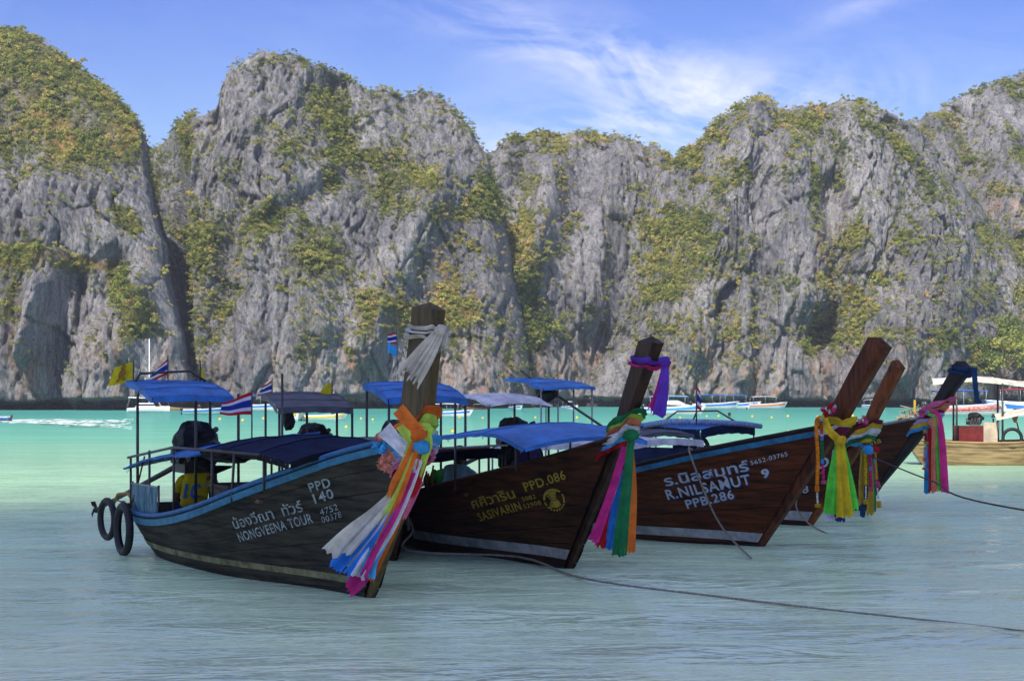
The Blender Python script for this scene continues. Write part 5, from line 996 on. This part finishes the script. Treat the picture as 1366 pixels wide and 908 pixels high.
def person(label, loc, rz, shirt, lean=.35, turn=0.0, trousers=(.03, .035, .05), number=None, k=1.0):
    """seated figure, facing local +x, back towards -x; loc = seat"""
    e = empty('person', loc, rz, label, 'person', 'people aboard the longtail boats'); e.scale = (k, k, k)
    def up(h, f=0.0, y=0.0): return (math.sin(lean) * h + f, y, math.cos(lean) * h)
    J = {}; E = []
    def j(n, p, r): J[n] = (*p, r)
    j('pelvis', (0, 0, .10), (.15, .12)); j('waist', up(.26), (.14, .105)); j('chest', up(.44), (.165, .12)); j('base', up(.55), (.09, .08)); j('neck', up(.61, .02), .055); j('jaw', up(.67, .05), (.07, .075)); j('head', up(.77, .05), (.085, .098)); j('crown', up(.85, .04), (.06, .07))
    for s, n in ((1, 'a'), (-1, 'b')):
        j('sh' + n, up(.52, 0, s * .19), .062); j('el' + n, up(.28, .10, s * .27), .045); j('wr' + n, up(.16, .34, s * .20), .030); j('pa' + n, up(.15, .40, s * .19), (.036, .02))
        for q in range(4): j('f%d' % q + n, up(.13 - .012 * abs(q - 1.5), .45 + .02 * (q in (1, 2)), s * .19 + (q - 1.5) * .018), .009); j('g%d' % q + n, up(.10, .475 + .02 * (q in (1, 2)), s * .19 + (q - 1.5) * .019), .007)
        j('t0' + n, up(.15, .42, s * .155), .010); j('t1' + n, up(.13, .45, s * .145), .008)
        j('hi' + n, (.06, s * .10, .08), .10); j('kn' + n, (.46, s * .13, .14), .068); j('an' + n, (.50, s * .13, -.26), .042); j('to' + n, (.64, s * .14, -.30), (.045, .028))
        E += [('base', 'sh' + n), ('sh' + n, 'el' + n), ('el' + n, 'wr' + n), ('wr' + n, 'pa' + n), ('pa' + n, 't0' + n), ('t0' + n, 't1' + n), ('pelvis', 'hi' + n), ('hi' + n, 'kn' + n), ('kn' + n, 'an' + n), ('an' + n, 'to' + n)]
        E += [('pa' + n, 'f%d' % q + n) for q in range(4)] + [('f%d' % q + n, 'g%d' % q + n) for q in range(4)]
    E += [('pelvis', 'waist'), ('waist', 'chest'), ('chest', 'base'), ('base', 'neck'), ('neck', 'jaw'), ('jaw', 'head'), ('head', 'crown')]
    body = skin_mesh('body', J, E, SKIN, e)
    S = {k_: (*J[k_][:3], tuple(x + .016 for x in (J[k_][3] if hasattr(J[k_][3], '__len__') else (J[k_][3],) * 2))) for k_ in ('waist', 'chest', 'base', 'sha', 'shb')}
    S['hem'] = (*J['pelvis'][:3], (.175, .145)); S = {'chest': S.pop('chest'), **S}
    for n in 'ab':
        a, b_ = Vector(J['sh' + n][:3]), Vector(J['el' + n][:3]); c = a.lerp(b_, .75); S['sl' + n] = (*c, .068)
    skin_mesh('shirt', S, [('hem', 'waist'), ('waist', 'chest'), ('chest', 'base'), ('base', 'sha'), ('base', 'shb'), ('sha', 'sla'), ('shb', 'slb')], shirt, e)
    TR = {'pelvis': (*J['pelvis'][:3], (.165, .13))}
    for n in 'ab': TR['hi' + n] = (*J['hi' + n][:3], .112); TR['kn' + n] = (*J['kn' + n][:3], .085)
    skin_mesh('shorts', TR, [('pelvis', 'hia'), ('pelvis', 'hib'), ('hia', 'kna'), ('hib', 'knb')], mat('shorts_dark', trousers, .85, .1), e)
    c = Vector(up(.80, .035)); MB().blob(c, .108, 14, 10, .05, 3, sq=(1.02, .92, 1.0)).build('hair', HAIR, e, True)
    f = Vector(up(.76, .135)); mb = MB(); mb.blob(f + Vector((.008, 0, 0)), .016, 6, 5, 0, 1, sq=(1.2, .8, 1.5))
    for s in (-1, 1): mb.blob(Vector(up(.78, .045, s * .092)), .02, 6, 5, 0, 1, sq=(.8, .4, 1.3))
    mb.build('nose_and_ears', SKIN, body, True); mb = MB()
    for s in (-1, 1): mb.blob(Vector(up(.785, .128, s * .032)), .011, 6, 5, 0, 1)
    mb.build('eyes', mat('eye', (.02, .015, .012), .3, .5), body, True)
    if number:
        cu = bpy.data.curves.new('n', 'FONT'); cu.body = number; cu.size = .26; cu.align_x = 'CENTER'; cu.offset = .006; to = bpy.data.objects.new('n', cu); COL.objects.link(to); dg = bpy.context.evaluated_depsgraph_get(); me = bpy.data.meshes.new_from_object(to.evaluated_get(dg)); bpy.data.objects.remove(to)
        for v in me.vertices:
            x, y = v.co.x, v.co.y; h = .30 + y; v.co = Vector(up(h, -.148 + 1.6 * x * x, -x))
        me.materials.append(fab('blue')); o = bpy.data.objects.new('shirt_number', me); COL.objects.link(o); o.parent = e
    return e
JERSEY = mat('yellow_jersey', (.62, .48, .01), .8, .15, .15, 7, .3, 40); TEE = mat('grey_white_shirt', (.62, .64, .70), .85, .1, .2, 7, .4, 40); SKYT = mat('sky_blue_shirt', (.45, .76, .95), .85, .1, .15, 7, .4, 40)
person('person in a yellow jersey numbered 10 seated at the stern, seen from behind', b1.world(-4.75, -.1, .34), math.radians(78), JERSEY, .42, 0, (.02, .04, .12), '10', .9)
person('person in a grey-white shirt bent forward under the dark awning', b1.world(-2.05, .12, .58), math.radians(15), TEE, 1.05, 0, k=.85)
person('person in a sky-blue shirt seated under the maroon awning, seen from behind', b2.world(-3.0, -.12, .36), math.radians(80), SKYT, .55, 0, k=.95)
person('person in a white shirt crouching under the low grey awning', bA.world(-1.3, .0, .52), math.radians(40), mat('white_shirt', (.60, .60, .62), .85, .1, .15, 7), .8, 0, k=.8)

# bag, life vests
e = empty('backpack', b2.world(-1.55, .22, .86), .4, 'purple backpack beside the mooring post under the blue awning', 'backpack')
MB().blob((0, 0, .15), .16, 16, 12, .08, 4, sq=(1.0, .75, 1.0)).build('pack_body', mat('purple_nylon', (.10, .045, .22), .6, .3, .25, 9, .4, 30), e, True)
for s in (-1, 1): MB().tube([(s * .07, -.11, .26), (s * .08, -.15, .18), (s * .07, -.12, .05)], .014, 6, flat=.5).build('strap', BLACK, e, True)
MB().blob((.0, -.10, .09), .08, 10, 8, .06, 2, sq=(1, .5, .9)).build('front_pocket', mat('purple_nylon', (.1, .05, .2)), e, True)
MB().box((-1.55, .22, .53), (.45, .4, .64)).build('locker', mat('locker_wood', (.15, .12, .09), .7, .2, .3, 6, .4, 20), b2.root)
for k, (u, y, rz, h) in enumerate(((-2.85, -.32, .2, .24), (-2.55, -.40, -.1, .20), (-2.35, -.42, .15, .26))):
    e = empty('life_vest', b2.world(u, y - .12, .60 + .03 * k), b2.root.rotation_euler.z + rz, ('tall', 'folded', 'upright')[k] + ' green life vest with orange piping behind the rail of the gold-lettered boat', 'life vest', 'green life vests')
    for s in (-1, 1): MB().blob((s * .055, 0, h * .55), .07, 12, 9, .06, k, sq=(.85, .6, h / .14 * .62)).build('foam_panel', mat('vest_green', (.05, .42, .03), .7, .2, .2, 12), e, True)
    MB().tube([(.0, -.05, .02), (.0, -.062, h * .55), (.0, -.04, h * 1.02)], .012, 6).build('piping', fab('orange'), e, True)
e = None
# ------------------------------------------------------------------ boats further out, buoys, swimmer
GEL = mat('white_gelcoat', (.80, .80, .78), .3, .5, .05, 4); GLASSD = mat('dark_glass', (.02, .025, .03), .12, .6); MOTOR = mat('outboard_black', (.02, .02, .022), .35, .5)
def speedboat(label, px, py, Lm, rz, stripe=(.03, .16, .5), canopy=None, cabin='soft', hullc=None, motors=2, z0=0.0, band=None):
    """bow along local +x"""
    e = empty('speedboat', px_ground(px, py), math.radians(rz), label, 'speedboat', 'speedboats moored in the bay'); L2 = Lm / 2; Bm = Lm * .15; H = Lm * .115; hm = mat('hull_%s' % label.replace(' ', '_')[:40], hullc, .35, .5, .06, 4) if hullc else GEL
    xs = np.linspace(-L2, L2, 17); G = []
    for x in xs:
        t = (x + L2) / Lm; w = Bm * (1 - max(0, (t - .45) / .55) ** 2.2) * (.92 + .08 * min(1, t * 4)) + .012; sh = H * (1 + .45 * t ** 2); k = max(0, (t - .7) / .3)
        row = []
        for q, (fy, fz) in enumerate(((1, 1.0), (1.02, .72), (.93, .40), (.60, -.05), (0.0, -.35))): row.append((x - (1 - fz) * k * Lm * .10, -w * fy, sh * max(fz, -.35 + 1.0 * k * .3)))
        G.append(row + [(a, -b, c) for a, b, c in row[-2::-1]])
    mb = MB(); mb.grid(G, flip=True); mb.add(G[0], [tuple(range(9))]); mb.build('hull', hm, e, True)
    mb = MB(); mb.grid([[(r[0][0], r[0][1] * .97, r[0][2] - .01), (r[0][0], 0, r[0][2] + (.03 * Lm * .2 if i > 8 else -.35 * H)), (r[8][0], r[8][1] * .97, r[8][2] - .01)] for i, r in enumerate(G)]); mb.build('deck', GEL, e, True)
    sm = mat('stripe_%d_%d_%d' % tuple(int(c * 99) for c in stripe), stripe, .35, .5, .08, 5)
    for sd in (0, 1):
        mb = MB(); mb.grid([[Vector(r[j if not sd else 8 - j]) * 1 + Vector((0, (-.012 if not sd else .012), dz * H)) for r in G[:-1]] for j, dz in ((0, -.12), (1, -.02), (1, -.12))]); mb.build('hull_stripe', sm, e, True)
        MB().tube([Vector(r[8 * sd]) + Vector((0, 0, .01)) for r in G], Lm * .006, 6).build('rub_rail', GEL, e, True)
    if cabin == 'cruiser':
        mb = MB(); h = H * 1.35; C = [[(x, s * Bm * k, z) for s, k in ((-1, .8), (-1, .62), (1, .62), (1, .8))] for x, z in ()]
        P = [(-.30, 1.0, .78), (-.22, 2.0, .66), (.02, 2.1, .62), (.18, 1.45, .6), (.34, 1.05, .45)]
        mb.grid([[(a * Lm, -Bm * w, H * .9), (a * Lm, -Bm * w * .95, H * z * .72), (a * Lm, -Bm * w * .7, H * z), (a * Lm, Bm * w * .7, H * z), (a * Lm, Bm * w * .95, H * z * .72), (a * Lm, Bm * w, H * .9)] for a, z, w in P]); mb.build('cabin', GEL, e, True)
        for s in (-1, 1):
            mb = MB(); mb.grid([[(a * Lm, s * (Bm * w * .95 + .02), H * zz) for a, w in ((-.2, .67), (-.05, .64), (.1, .6))] for zz in (1.15, 1.42)]); mb.build('side_window', GLASSD, e)
        MB().grid([[(.03 * Lm, s * Bm * .42, H * 2.06 + .01), (.17 * Lm, s * Bm * .44, H * 1.47 + .015)] for s in (-1, 0, 1)]).build('windscreen', GLASSD, e)
    else:
        MB().grid([[(.14 * Lm, -Bm * .7, H * 1.1), (.12 * Lm, -Bm * .6, H * 1.75)], [(.22 * Lm, -Bm * .3, H * 1.15), (.18 * Lm, -Bm * .28, H * 1.8)], [(.22 * Lm, Bm * .3, H * 1.15), (.18 * Lm, Bm * .28, H * 1.8)], [(.14 * Lm, Bm * .7, H * 1.1), (.12 * Lm, Bm * .6, H * 1.75)]]).build('windscreen', GLASSD, e, True)
        for a in (-.28, -.14, 0): MB().box((a * Lm, 0, H * .95), (.05 * Lm, Bm * 1.4, H * .35)).build('bench', GEL, e)
    if canopy:
        zc = H * 2.75; mb = MB(); G2 = [[(x * Lm, y * Bm * .92, zc - .10 * H * (abs(y) ** 2) - .12 * H * abs(x + .12) * 3) for y in (-1, -.5, 0, .5, 1)] for x in (-.42, -.3, -.15, 0, .12, .2)]
        mb.grid(G2); mb.grid([[(p[0], p[1], p[2] - .05 * H - .01) for p in r] for r in G2], flip=True); mb.build('canopy', mat('boat_canopy_%d_%d_%d' % tuple(int(c * 99) for c in canopy), canopy, .6, .3, .1, 4), e, True)
        for x in (-.4, -.1, .17):
            for s in (-1, 1): MB().tube([(x * Lm, s * Bm * .85, H), (x * Lm, s * Bm * .88, zc - .1 * H)], Lm * .005, 6).build('canopy_post', GALV, e, True)
    for k in range(motors):
        y = (k - (motors - 1) / 2) * Bm * .6; mb = MB(); mb.blob((-L2 - .03 * Lm, y, H * 1.15), Lm * .032, 10, 8, .05, k, sq=(1.0, .8, 1.5)).box((-L2 - .03 * Lm, y, H * .35), (.03 * Lm, .02 * Lm, H * 1.2)); mb.build('outboard_motor', MOTOR, e, True)
    if band: MB().grid([[Vector(r[0]) + Vector((0, -.02, -.1 * H)) for r in G[:-2]], [Vector(r[1]) + Vector((0, -.03, 0)) for r in G[:-2]], [Vector(r[2]) + Vector((0, -.03, .05 * H)) for r in G[:-2]]]).build('painted_band', mat('band_red', band, .4, .4, .5, 5, dark=(.6, .5, .45)), e, True)
    return e
BL = (.03, .16, .55)
speedboat('white open motorboat with a pale turquoise hull behind the blue stern canopy', 274, 553, 3.6, 12, hullc=(.45, .68, .62), motors=1)
speedboat('white speedboat with a low blue canopy behind the large striped flag', 357, 548, 5.0, -14, canopy=BL)
speedboat('white speedboat seen bow-on beside the grey stern canopy', 392, 561, 3.4, -72, stripe=(.55, .45, .03), cabin='cruiser')
speedboat('white speedboat with yellow stripes beyond the grey stern canopy', 434, 561, 2.8, 8, stripe=(.7, .52, .02), motors=1)
speedboat('white hardtop speedboat with a blue bow stripe behind the mossy prow', 604, 556, 3.2, -18, canopy=(.78, .77, .74))
speedboat('small pale green and white speedboat seen end-on beyond the white stern canopy', 690, 547, 3.0, -70, hullc=(.5, .7, .6), canopy=(.75, .75, .72))
speedboat('small white and blue speedboat seen end-on below the boomed blue canopy', 762, 546.5, 2.9, -62, canopy=(.72, .76, .8))
speedboat('large white cabin cruiser with a blue waistline behind the dark varnished prow', 902, 553, 5.0, -16, stripe=(.04, .28, .68), cabin='cruiser', canopy=(.2, .45, .75))
speedboat('white speedboat with a blue canopy moored against its twin', 955, 546, 5.2, 4, canopy=BL)
speedboat('white speedboat with a blue canopy and yellow flags moored in line with its twin', 985, 545.5, 5.0, -8, canopy=BL)
speedboat('low white speedboat with a raised stern platform under the orange cliff', 1024, 545.5, 4.6, 10, stripe=(.55, .2, .08), canopy=(.72, .70, .66))
speedboat('small white and blue speedboat behind the reddish prow', 1168, 545, 3.4, -55, canopy=(.75, .76, .78))
speedboat('red and white painted speedboat with a blue canopy behind the black prow', 1292, 555, 6.4, 4, stripe=(.5, .03, .02), canopy=BL, band=(.45, .03, .025))
speedboat('white speedboat with a red canopy beyond the red and white painted speedboat', 1350, 548, 7.0, 170, stripe=(.05, .2, .5), canopy=(.4, .03, .04))
speedboat('pale white speedboat moored beyond the beige canopies', 1392, 556, 6.5, 175, canopy=(.75, .73, .68))
# catamaran yacht
e = empty('sailing_yacht', px_ground(197, 549), .25, 'white sailing yacht with a tall bare mast under the headland', 'yacht'); 
for s in (-1, 1):
    mb = MB(); mb.grid([[(x, s * .8 - w, .45 + .1 * x / 2), (x, s * .8 - w * .9, .1), (x, s * .8, -.1), (x, s * .8 + w * .9, .1), (x, s * .8 + w, .45 + .1 * x / 2), (x, s * .8 - w, .45 + .1 * x / 2)] for x, w in ((-1.9, .22), (-1, .28), (0, .28), (1, .22), (1.7, .1), (2.0, .02))]); mb.build('hull', GEL, e, True)
MB().box((-.2, 0, .62), (1.9, 1.3, .42), taper=.75).build('cabin', GEL, e); MB().box((-.2, 0, .66), (1.78, 1.24, .16), taper=.94).build('cabin_window', GLASSD, e); MB().box((.2, 0, .36), (2.6, 1.5, .1)).build('bridge_deck', GEL, e)
MB().tube([(.15, 0, .7), (.15, 0, 6.9)], [.06, .04], 8).build('mast', GEL, e, True); MB().tube([(.1, 0, 1.3), (-1.8, 0, 1.35)], .05, 8).build('boom', GEL, e, True)
for p in ((2.0, 0, .55), (-1.9, .8, .5), (-1.9, -.8, .5)): MB().tube([(.15, 0, 6.6), p], .012, 5).build('stay', GALV, e)
MB().tube([(.15, -.5, 4.6), (.15, .5, 4.6)], .02, 5).build('spreader', GEL, e)
# longtails further out
def far_longtail(label, px, py, Lm, rz, col, canopy, group='longtail boats out in the bay'):
    e = empty('longtail_boat', px_ground(px, py), math.radians(rz), label, 'longtail boat', group); mb = MB(); G = []
    for t in np.linspace(0, 1, 12):
        x = (t - .5) * Lm; w = Lm * .085 * math.sin(math.pi * min(1, .18 + t * .82)) ** .7 + .01; z = Lm * (.05 + .07 * t ** 3); G.append([(x, -w, z), (x, -w * .8, .0), (x, 0, -.1), (x, w * .8, 0), (x, w, z)])
    mb.grid(G, flip=True); mb.build('hull', col, e, True); MB().grid([[(r[0][0], r[0][1], r[0][2] - .08), (r[4][0], r[4][1], r[4][2] - .08)] for r in G]).build('deck', mat('deck_wood', (.13, .085, .05)), e)
    MB().tube([(Lm * .44, 0, .02), (Lm * .53, 0, Lm * .16), (Lm * .58, 0, Lm * .26)], [.05, .09, .06], 7).build('prow', col, e)
    if canopy:
        MB().grid([[(x * Lm, y * Lm * .08, Lm * (.21 - .01 * y * y)) for y in (-1, 0, 1)] for x in (-.35, -.1, .15)]).build('canopy', canopy, e, True)
        for x in (-.34, .14):
            for s in (-1, 1): MB().tube([(x * Lm, s * Lm * .075, .2), (x * Lm, s * Lm * .078, Lm * .2)], .02, 6).build('post', STEEL, e)
    return e
far_longtail('tan longtail boat far out beside the sailing yacht', 241, 547, 4.2, 175, mat('tan_hull', (.42, .26, .12), .6, .3, .2, 5), None)
far_longtail('brown longtail boat far out with a low awning behind the hardtop speedboat', 637, 546, 2.8, 170, mat('far_brown_hull', (.16, .08, .04), .6, .3, .2, 5), cloth('beige'))
speedboat('grey motorboat trailing foam at the edge of the bay', -12, 562, 2.4, 178, hullc=(.10, .10, .11), motors=1)
# sunlit longtail with two pale canopies
WS = wood('sunlit_tan_hull', (.34, .24, .12), (.16, .10, .05), .7, .2)
R2 = Longtail('weathered tan longtail boat with two pale canopies standing in the sun', None, .985, [(0, 0), (.5, .5), (1.2, 1.37), (1.6, 1.9), (1.8, 2.15)], [(1.55, 2.2), (1.25, 1.75), (1.0, 1.35)], .1, 1.15, 7, WS, WS, WS, None, WS, loc=Vector((14.6, 42.6, 0)), stern=-5.2, sheer=[(-5.2, .62), (-4, .55), (-2.7, .55), (-1.2, .66), (0, .9), (.7, 1.08), (1.3, 1.28)])
R2.sheet('stern_canopy', cloth('beige'), [(-4.55, 1.97), (-3.6, 2.03), (-2.4, 1.90)], -.62, .62, .10, 0, .05, .01, seed=31); R2.posts([(-4.0, -.55, .5, 1.95), (-2.95, -.62, .5, 1.95), (-2.95, .6, .5, 1.95), (-4.0, .55, .5, 1.95)], None, .025)
R2.sheet('awning', cloth('beige'), [(-3.1, 1.12), (-2.4, 1.27), (-1.2, 1.32), (.2, 1.25)], -.70, .66, .10, 0, .05, .01, seed=32); R2.posts([(-3.05, -.68, .5, 1.1), (-2.3, -.7, .5, 1.2), (-1.2, -.7, .6, 1.25), (-3.05, .66, .5, 1.1), (0.1, -.55, .85, 1.2)], None, .02)
MB().box((-3.65, .0, .74), (.7, .55, .38), taper=1.08).build('red_crate', mat('red_crate', (.15, .018, .014), .6, .3, .3, 6), R2.root); R2.engine(-3.55, -.1, 1.02, None, True, .55); R2.engine(-5.0, 0, .95, (-1.6, .3, -.8), False, 1.1)
mb = MB()
for q in range(60):
    a = [Vector((-5.0 + random.gauss(0, .16), random.gauss(0, .14), .95 + abs(random.gauss(.12, .14)))) for _ in range(3)]; mb.tube(smooth_path(a, 6), .012, 5)
mb.build('tangled_ropes', mat('dry_rope', (.34, .28, .18), .9, .1, .3, 20), R2.root)
MB().tube([(-4.95, -.1, .5), (-4.95, -.1, 1.55)], .03, 7).build('stern_pole', mat('yellow_pole', (.45, .28, .03), .6, .3), R2.root)
tyre(R2, -2.75, -.84, .66, .25, 'large black tyre on the rail of the sunlit tan boat'); MB().box((-3.18, -.3, .72), (.36, .05, .6)).build('side_board', mat('pale_board', (.5, .42, .3), .7, .2, .2, 5), R2.root)
e = empty('life_vest', R2.world(-2.2, -.5, .58), R2.root.rotation_euler.z, 'orange life vest hung under the pale awning of the sunlit boat', 'life vest')
for s in (-1, 1): MB().blob((s * .075, 0, .22), .085, 12, 9, .12, 4, sq=(.95, .6, 2.2)).build('foam_panel', mat('vest_orange', (.75, .16, .03), .7, .2, .25, 12), e, True)
MB().box((0, -.07, .25), (.4, .02, .05)).build('belt', BLACK, e)
e = empty('paddle', R2.world(-2.45, .1, .6), .3, 'wooden paddle standing upright in the sunlit tan boat', 'paddle')
MB().tube([(0, 0, 0), (-.12, 0, .42)], .018, 7).build('shaft', WS, e); MB().blob((-.17, 0, .58), .13, 10, 8, 0, 1, sq=(.65, .15, 1.35)).build('blade', mat('paddle_wood', (.5, .3, .14), .6, .3, .2, 6), e, True)
# buoys
BUOY = mat('yellow_buoy', (.72, .48, .02), .5, .4, .15, 6)
def buoy(): 
    mb = MB(); mb.lathe([(0, -.10), (.13, -.06), (.19, .02), (.17, .11), (.08, .17), (.035, .19), (.035, .25), (0, .25)], 12); o = mb.build('buoy', BUOY, None, True); MB().torus((0, 0, .28), .035, .012, 12, 6, Euler((math.pi / 2, 0, 0)).to_matrix()).build('lifting_eye', GALV, o); return o
b0 = buoy(); k = 0
line1 = [(300 + 29.0 * i + random.uniform(-9, 9), 560 - .0052 * (29.0 * i) + random.uniform(-1.3, 1.3)) for i in range(37)]; line2 = [(404, 572), (462, 570), (518, 571), (561, 574), (604, 576), (907, 576), (953, 578), (1004, 578), (1052, 577), (1105, 574), (1253, 577), (1282, 577)]
for px, py in line1 + line2:
    o = b0 if k == 0 else copy_tree(b0); o.location = px_ground(px, py); sc = random.uniform(.45, .62) if py < 565 else .5; o.scale = (sc,) * 3; o.rotation_euler.z = random.uniform(0, 6)
    far = py < 565; tag(o, 'small yellow buoy in the swimming-line strung across the bay' if far else 'small yellow buoy in the short line floating nearer the moored boats', 'buoy', 'far buoy line' if far else 'near buoy line'); k += 1
# swimmer
e = empty('person', px_ground(973, 556), math.pi / 2, 'dark-haired swimmer with only head and shoulders above the water', 'person')
skin_mesh('body', {'chest': (0, 0, -.25, (.2, .14)), 'neck': (0, 0, .0, .06), 'jaw': (.02, 0, .08, .08), 'head': (.02, 0, .18, .1), 'sa': (0, .2, -.08, .07), 'sb': (0, -.2, -.08, .07)}, [('chest', 'neck'), ('neck', 'jaw'), ('jaw', 'head'), ('neck', 'sa'), ('neck', 'sb')], SKIN, e)
MB().blob((0, 0, .22), .125, 10, 8, .05, 2).build('hair', HAIR, e, True)
# foam of the passing boat
def foam():
    m = bpy.data.materials.new('foam'); m.use_nodes = True; m.node_tree.nodes['Principled BSDF'].inputs['Base Color'].default_value = (.62, .74, .70, 1); m.node_tree.nodes['Principled BSDF'].inputs['Roughness'].default_value = .9
    mb = MB(); rs = random.Random(5)
    for k in range(520):
        t = rs.random() ** 1.3; px = -20 + 195 * t; sp = 1.2 + 5.0 * t; y = 560.5 + 2.0 * t + rs.gauss(0, .30) * sp + (7 * t if rs.random() < .3 else 0); c = px_ground(px, max(554, y), .012); a = rs.uniform(.10, .45) * (1.1 - .6 * t); b_ = a * rs.uniform(.5, 1.4); n = 7; r0 = rs.random()
        mb.add([c + Vector((a * 2.2 * math.cos(6.283 * q / n + r0) * rs.uniform(.7, 1.2), b_ * math.sin(6.283 * q / n + r0) * rs.uniform(.7, 1.2), rs.uniform(0, .03))) for q in range(n)], [tuple(range(n))])
    tag(mb.build('foam', m, None), 'white foam wake trailing across the turquoise bay', 'foam', kind='stuff')
foam()

# ------------------------------------------------------------------ trees along the foot of the right mountain
BARK = mat('bark', (.16, .12, .09), .9, .1, .3, 8, .5, 20, (1, 1, .3))
def tree_proto(seed, n=1500, wide=1.0, umb=.55):
    r = np.random.default_rng(seed); mb = MB(); H_ = 1.0
    tr = [(0, 0, 0), (.02, .01, .25), (.0, .02, .5), (.03, .0, .72)]; mb.tube(tr, [.035, .028, .022, .012], 7); limbs = []
    for k in range(9):
        a = r.uniform(0, 6.28); z0 = r.uniform(.28, .6); R_ = r.uniform(.2, .46) * wide; tip = Vector((R_ * math.cos(a), R_ * math.sin(a), z0 + r.uniform(.14, .38))); mb.tube(smooth_path([(0, .01, z0), Vector((tip.x * .5, tip.y * .5, z0 + .05)), tip], 5), [.014, .012, .010, .008, .006, .004], 5); limbs.append(tip)
    V = []; Fs = []
    cl = [(np.array(t) + r.normal(0, .05, 3), r.uniform(.10, .19)) for t in limbs for _ in range(3)] + [(np.array([r.normal(0, .1), r.normal(0, .1), r.uniform(.7, .92)]), r.uniform(.12, .2)) for _ in range(5)]
    for k in range(n):
        c, rad = cl[r.integers(len(cl))]; d = r.normal(0, 1, 3); d /= np.linalg.norm(d); d[2] *= umb; p = c + d * rad * r.uniform(.5, 1.1); nn = d + r.normal(0, .5, 3) + np.array([0, 0, .4]); nn /= np.linalg.norm(nn); a = np.cross(nn, r.normal(0, 1, 3)); a /= np.linalg.norm(a); b_ = np.cross(nn, a); s = r.uniform(.016, .032)
        o = len(V); V += [tuple(p + s * a), tuple(p + s * b_ * .7), tuple(p - s * a), tuple(p - s * b_ * .7 + nn * s * .3)]; Fs.append((o, o + 1, o + 2, o + 3))
    return mb, V, Fs
PROTO = []
for k in range(4):
    mb, V, Fs = tree_proto(200 + k, 1900, (1.0, 1.25, .9, 1.4)[k], (.6, .45, .7, .4)[k]); root = empty('tree', (0, 0, 0)); mb.build('trunk', BARK, root, True); me = bpy.data.meshes.new('crown'); me.from_pydata(V, [], Fs); me.materials.append(LEAF_TREE); o = bpy.data.objects.new('crown', me); COL.objects.link(o); o.parent = root; PROTO.append(root)
spots = [(1192, 512, 232, 3.4, 0), (1214, 524, 236, 4.4, 2), (1238, 520, 238, 5.6, 0), (1262, 526, 240, 6.6, 1), (1288, 522, 236, 7.6, 3), (1312, 526, 240, 8.4, 0), (1338, 524, 236, 8.0, 1), (1362, 526, 240, 9.4, 2), (1390, 526, 242, 8.6, 3), (1420, 526, 240, 9.0, 0), (1275, 470, 262, 6.5, 1), (1310, 455, 266, 7.0, 3), (1345, 452, 264, 8.0, 1), (1380, 440, 266, 8.0, 0), (1330, 410, 276, 6.5, 2), (1366, 395, 280, 7.5, 1), (1250, 480, 256, 5.0, 2), (1296, 500, 246, 6.2, 3), (1352, 490, 250, 7.0, 3), (1325, 480, 252, 6.0, 2)]
LBL = ['rounded', 'flat-topped', 'upright narrow', 'wide spreading']
for k, (px, py, Yd, h, kind) in enumerate(spots):
    o = PROTO[kind] if PROTO[kind].get('label') is None else copy_tree(PROTO[kind])
    p = at(px, py, Yd); o.location = (p.x, p.y, max(p.z - .3, .1)); o.rotation_euler = (0, 0, random.uniform(0, 6)); o.scale = (h, h, h * random.uniform(.9, 1.1)); tag(o, ('tallest ' if h > 9.2 else 'small ' if h < 5 else '') + a_ if (a_ := LBL[kind] + (' green tree at the foot of the mountain behind the tour boats' if Yd < 245 else ' green tree on the slope above the shoreline trees')) else '', 'tree', 'trees at the foot of the mountain')

# ------------------------------------------------------------------ sea haze
def haze():
    m = bpy.data.materials.new('haze'); m.use_nodes = True; nt = m.node_tree; nt.nodes.clear(); out = N(nt, 'ShaderNodeOutputMaterial'); pv = N(nt, 'ShaderNodeVolumePrincipled')
    pv.inputs['Color'].default_value = (.80, .86, .95, 1); pv.inputs['Density'].default_value = .00042; pv.inputs['Anisotropy'].default_value = .2; nt.links.new(pv.outputs[0], out.inputs['Volume'])
    o = MB().box((0, 130, 36), (900, 640, 84)).build('haze', m); tag(o, 'thin sea haze over the bay', 'haze', kind='stuff')
haze()
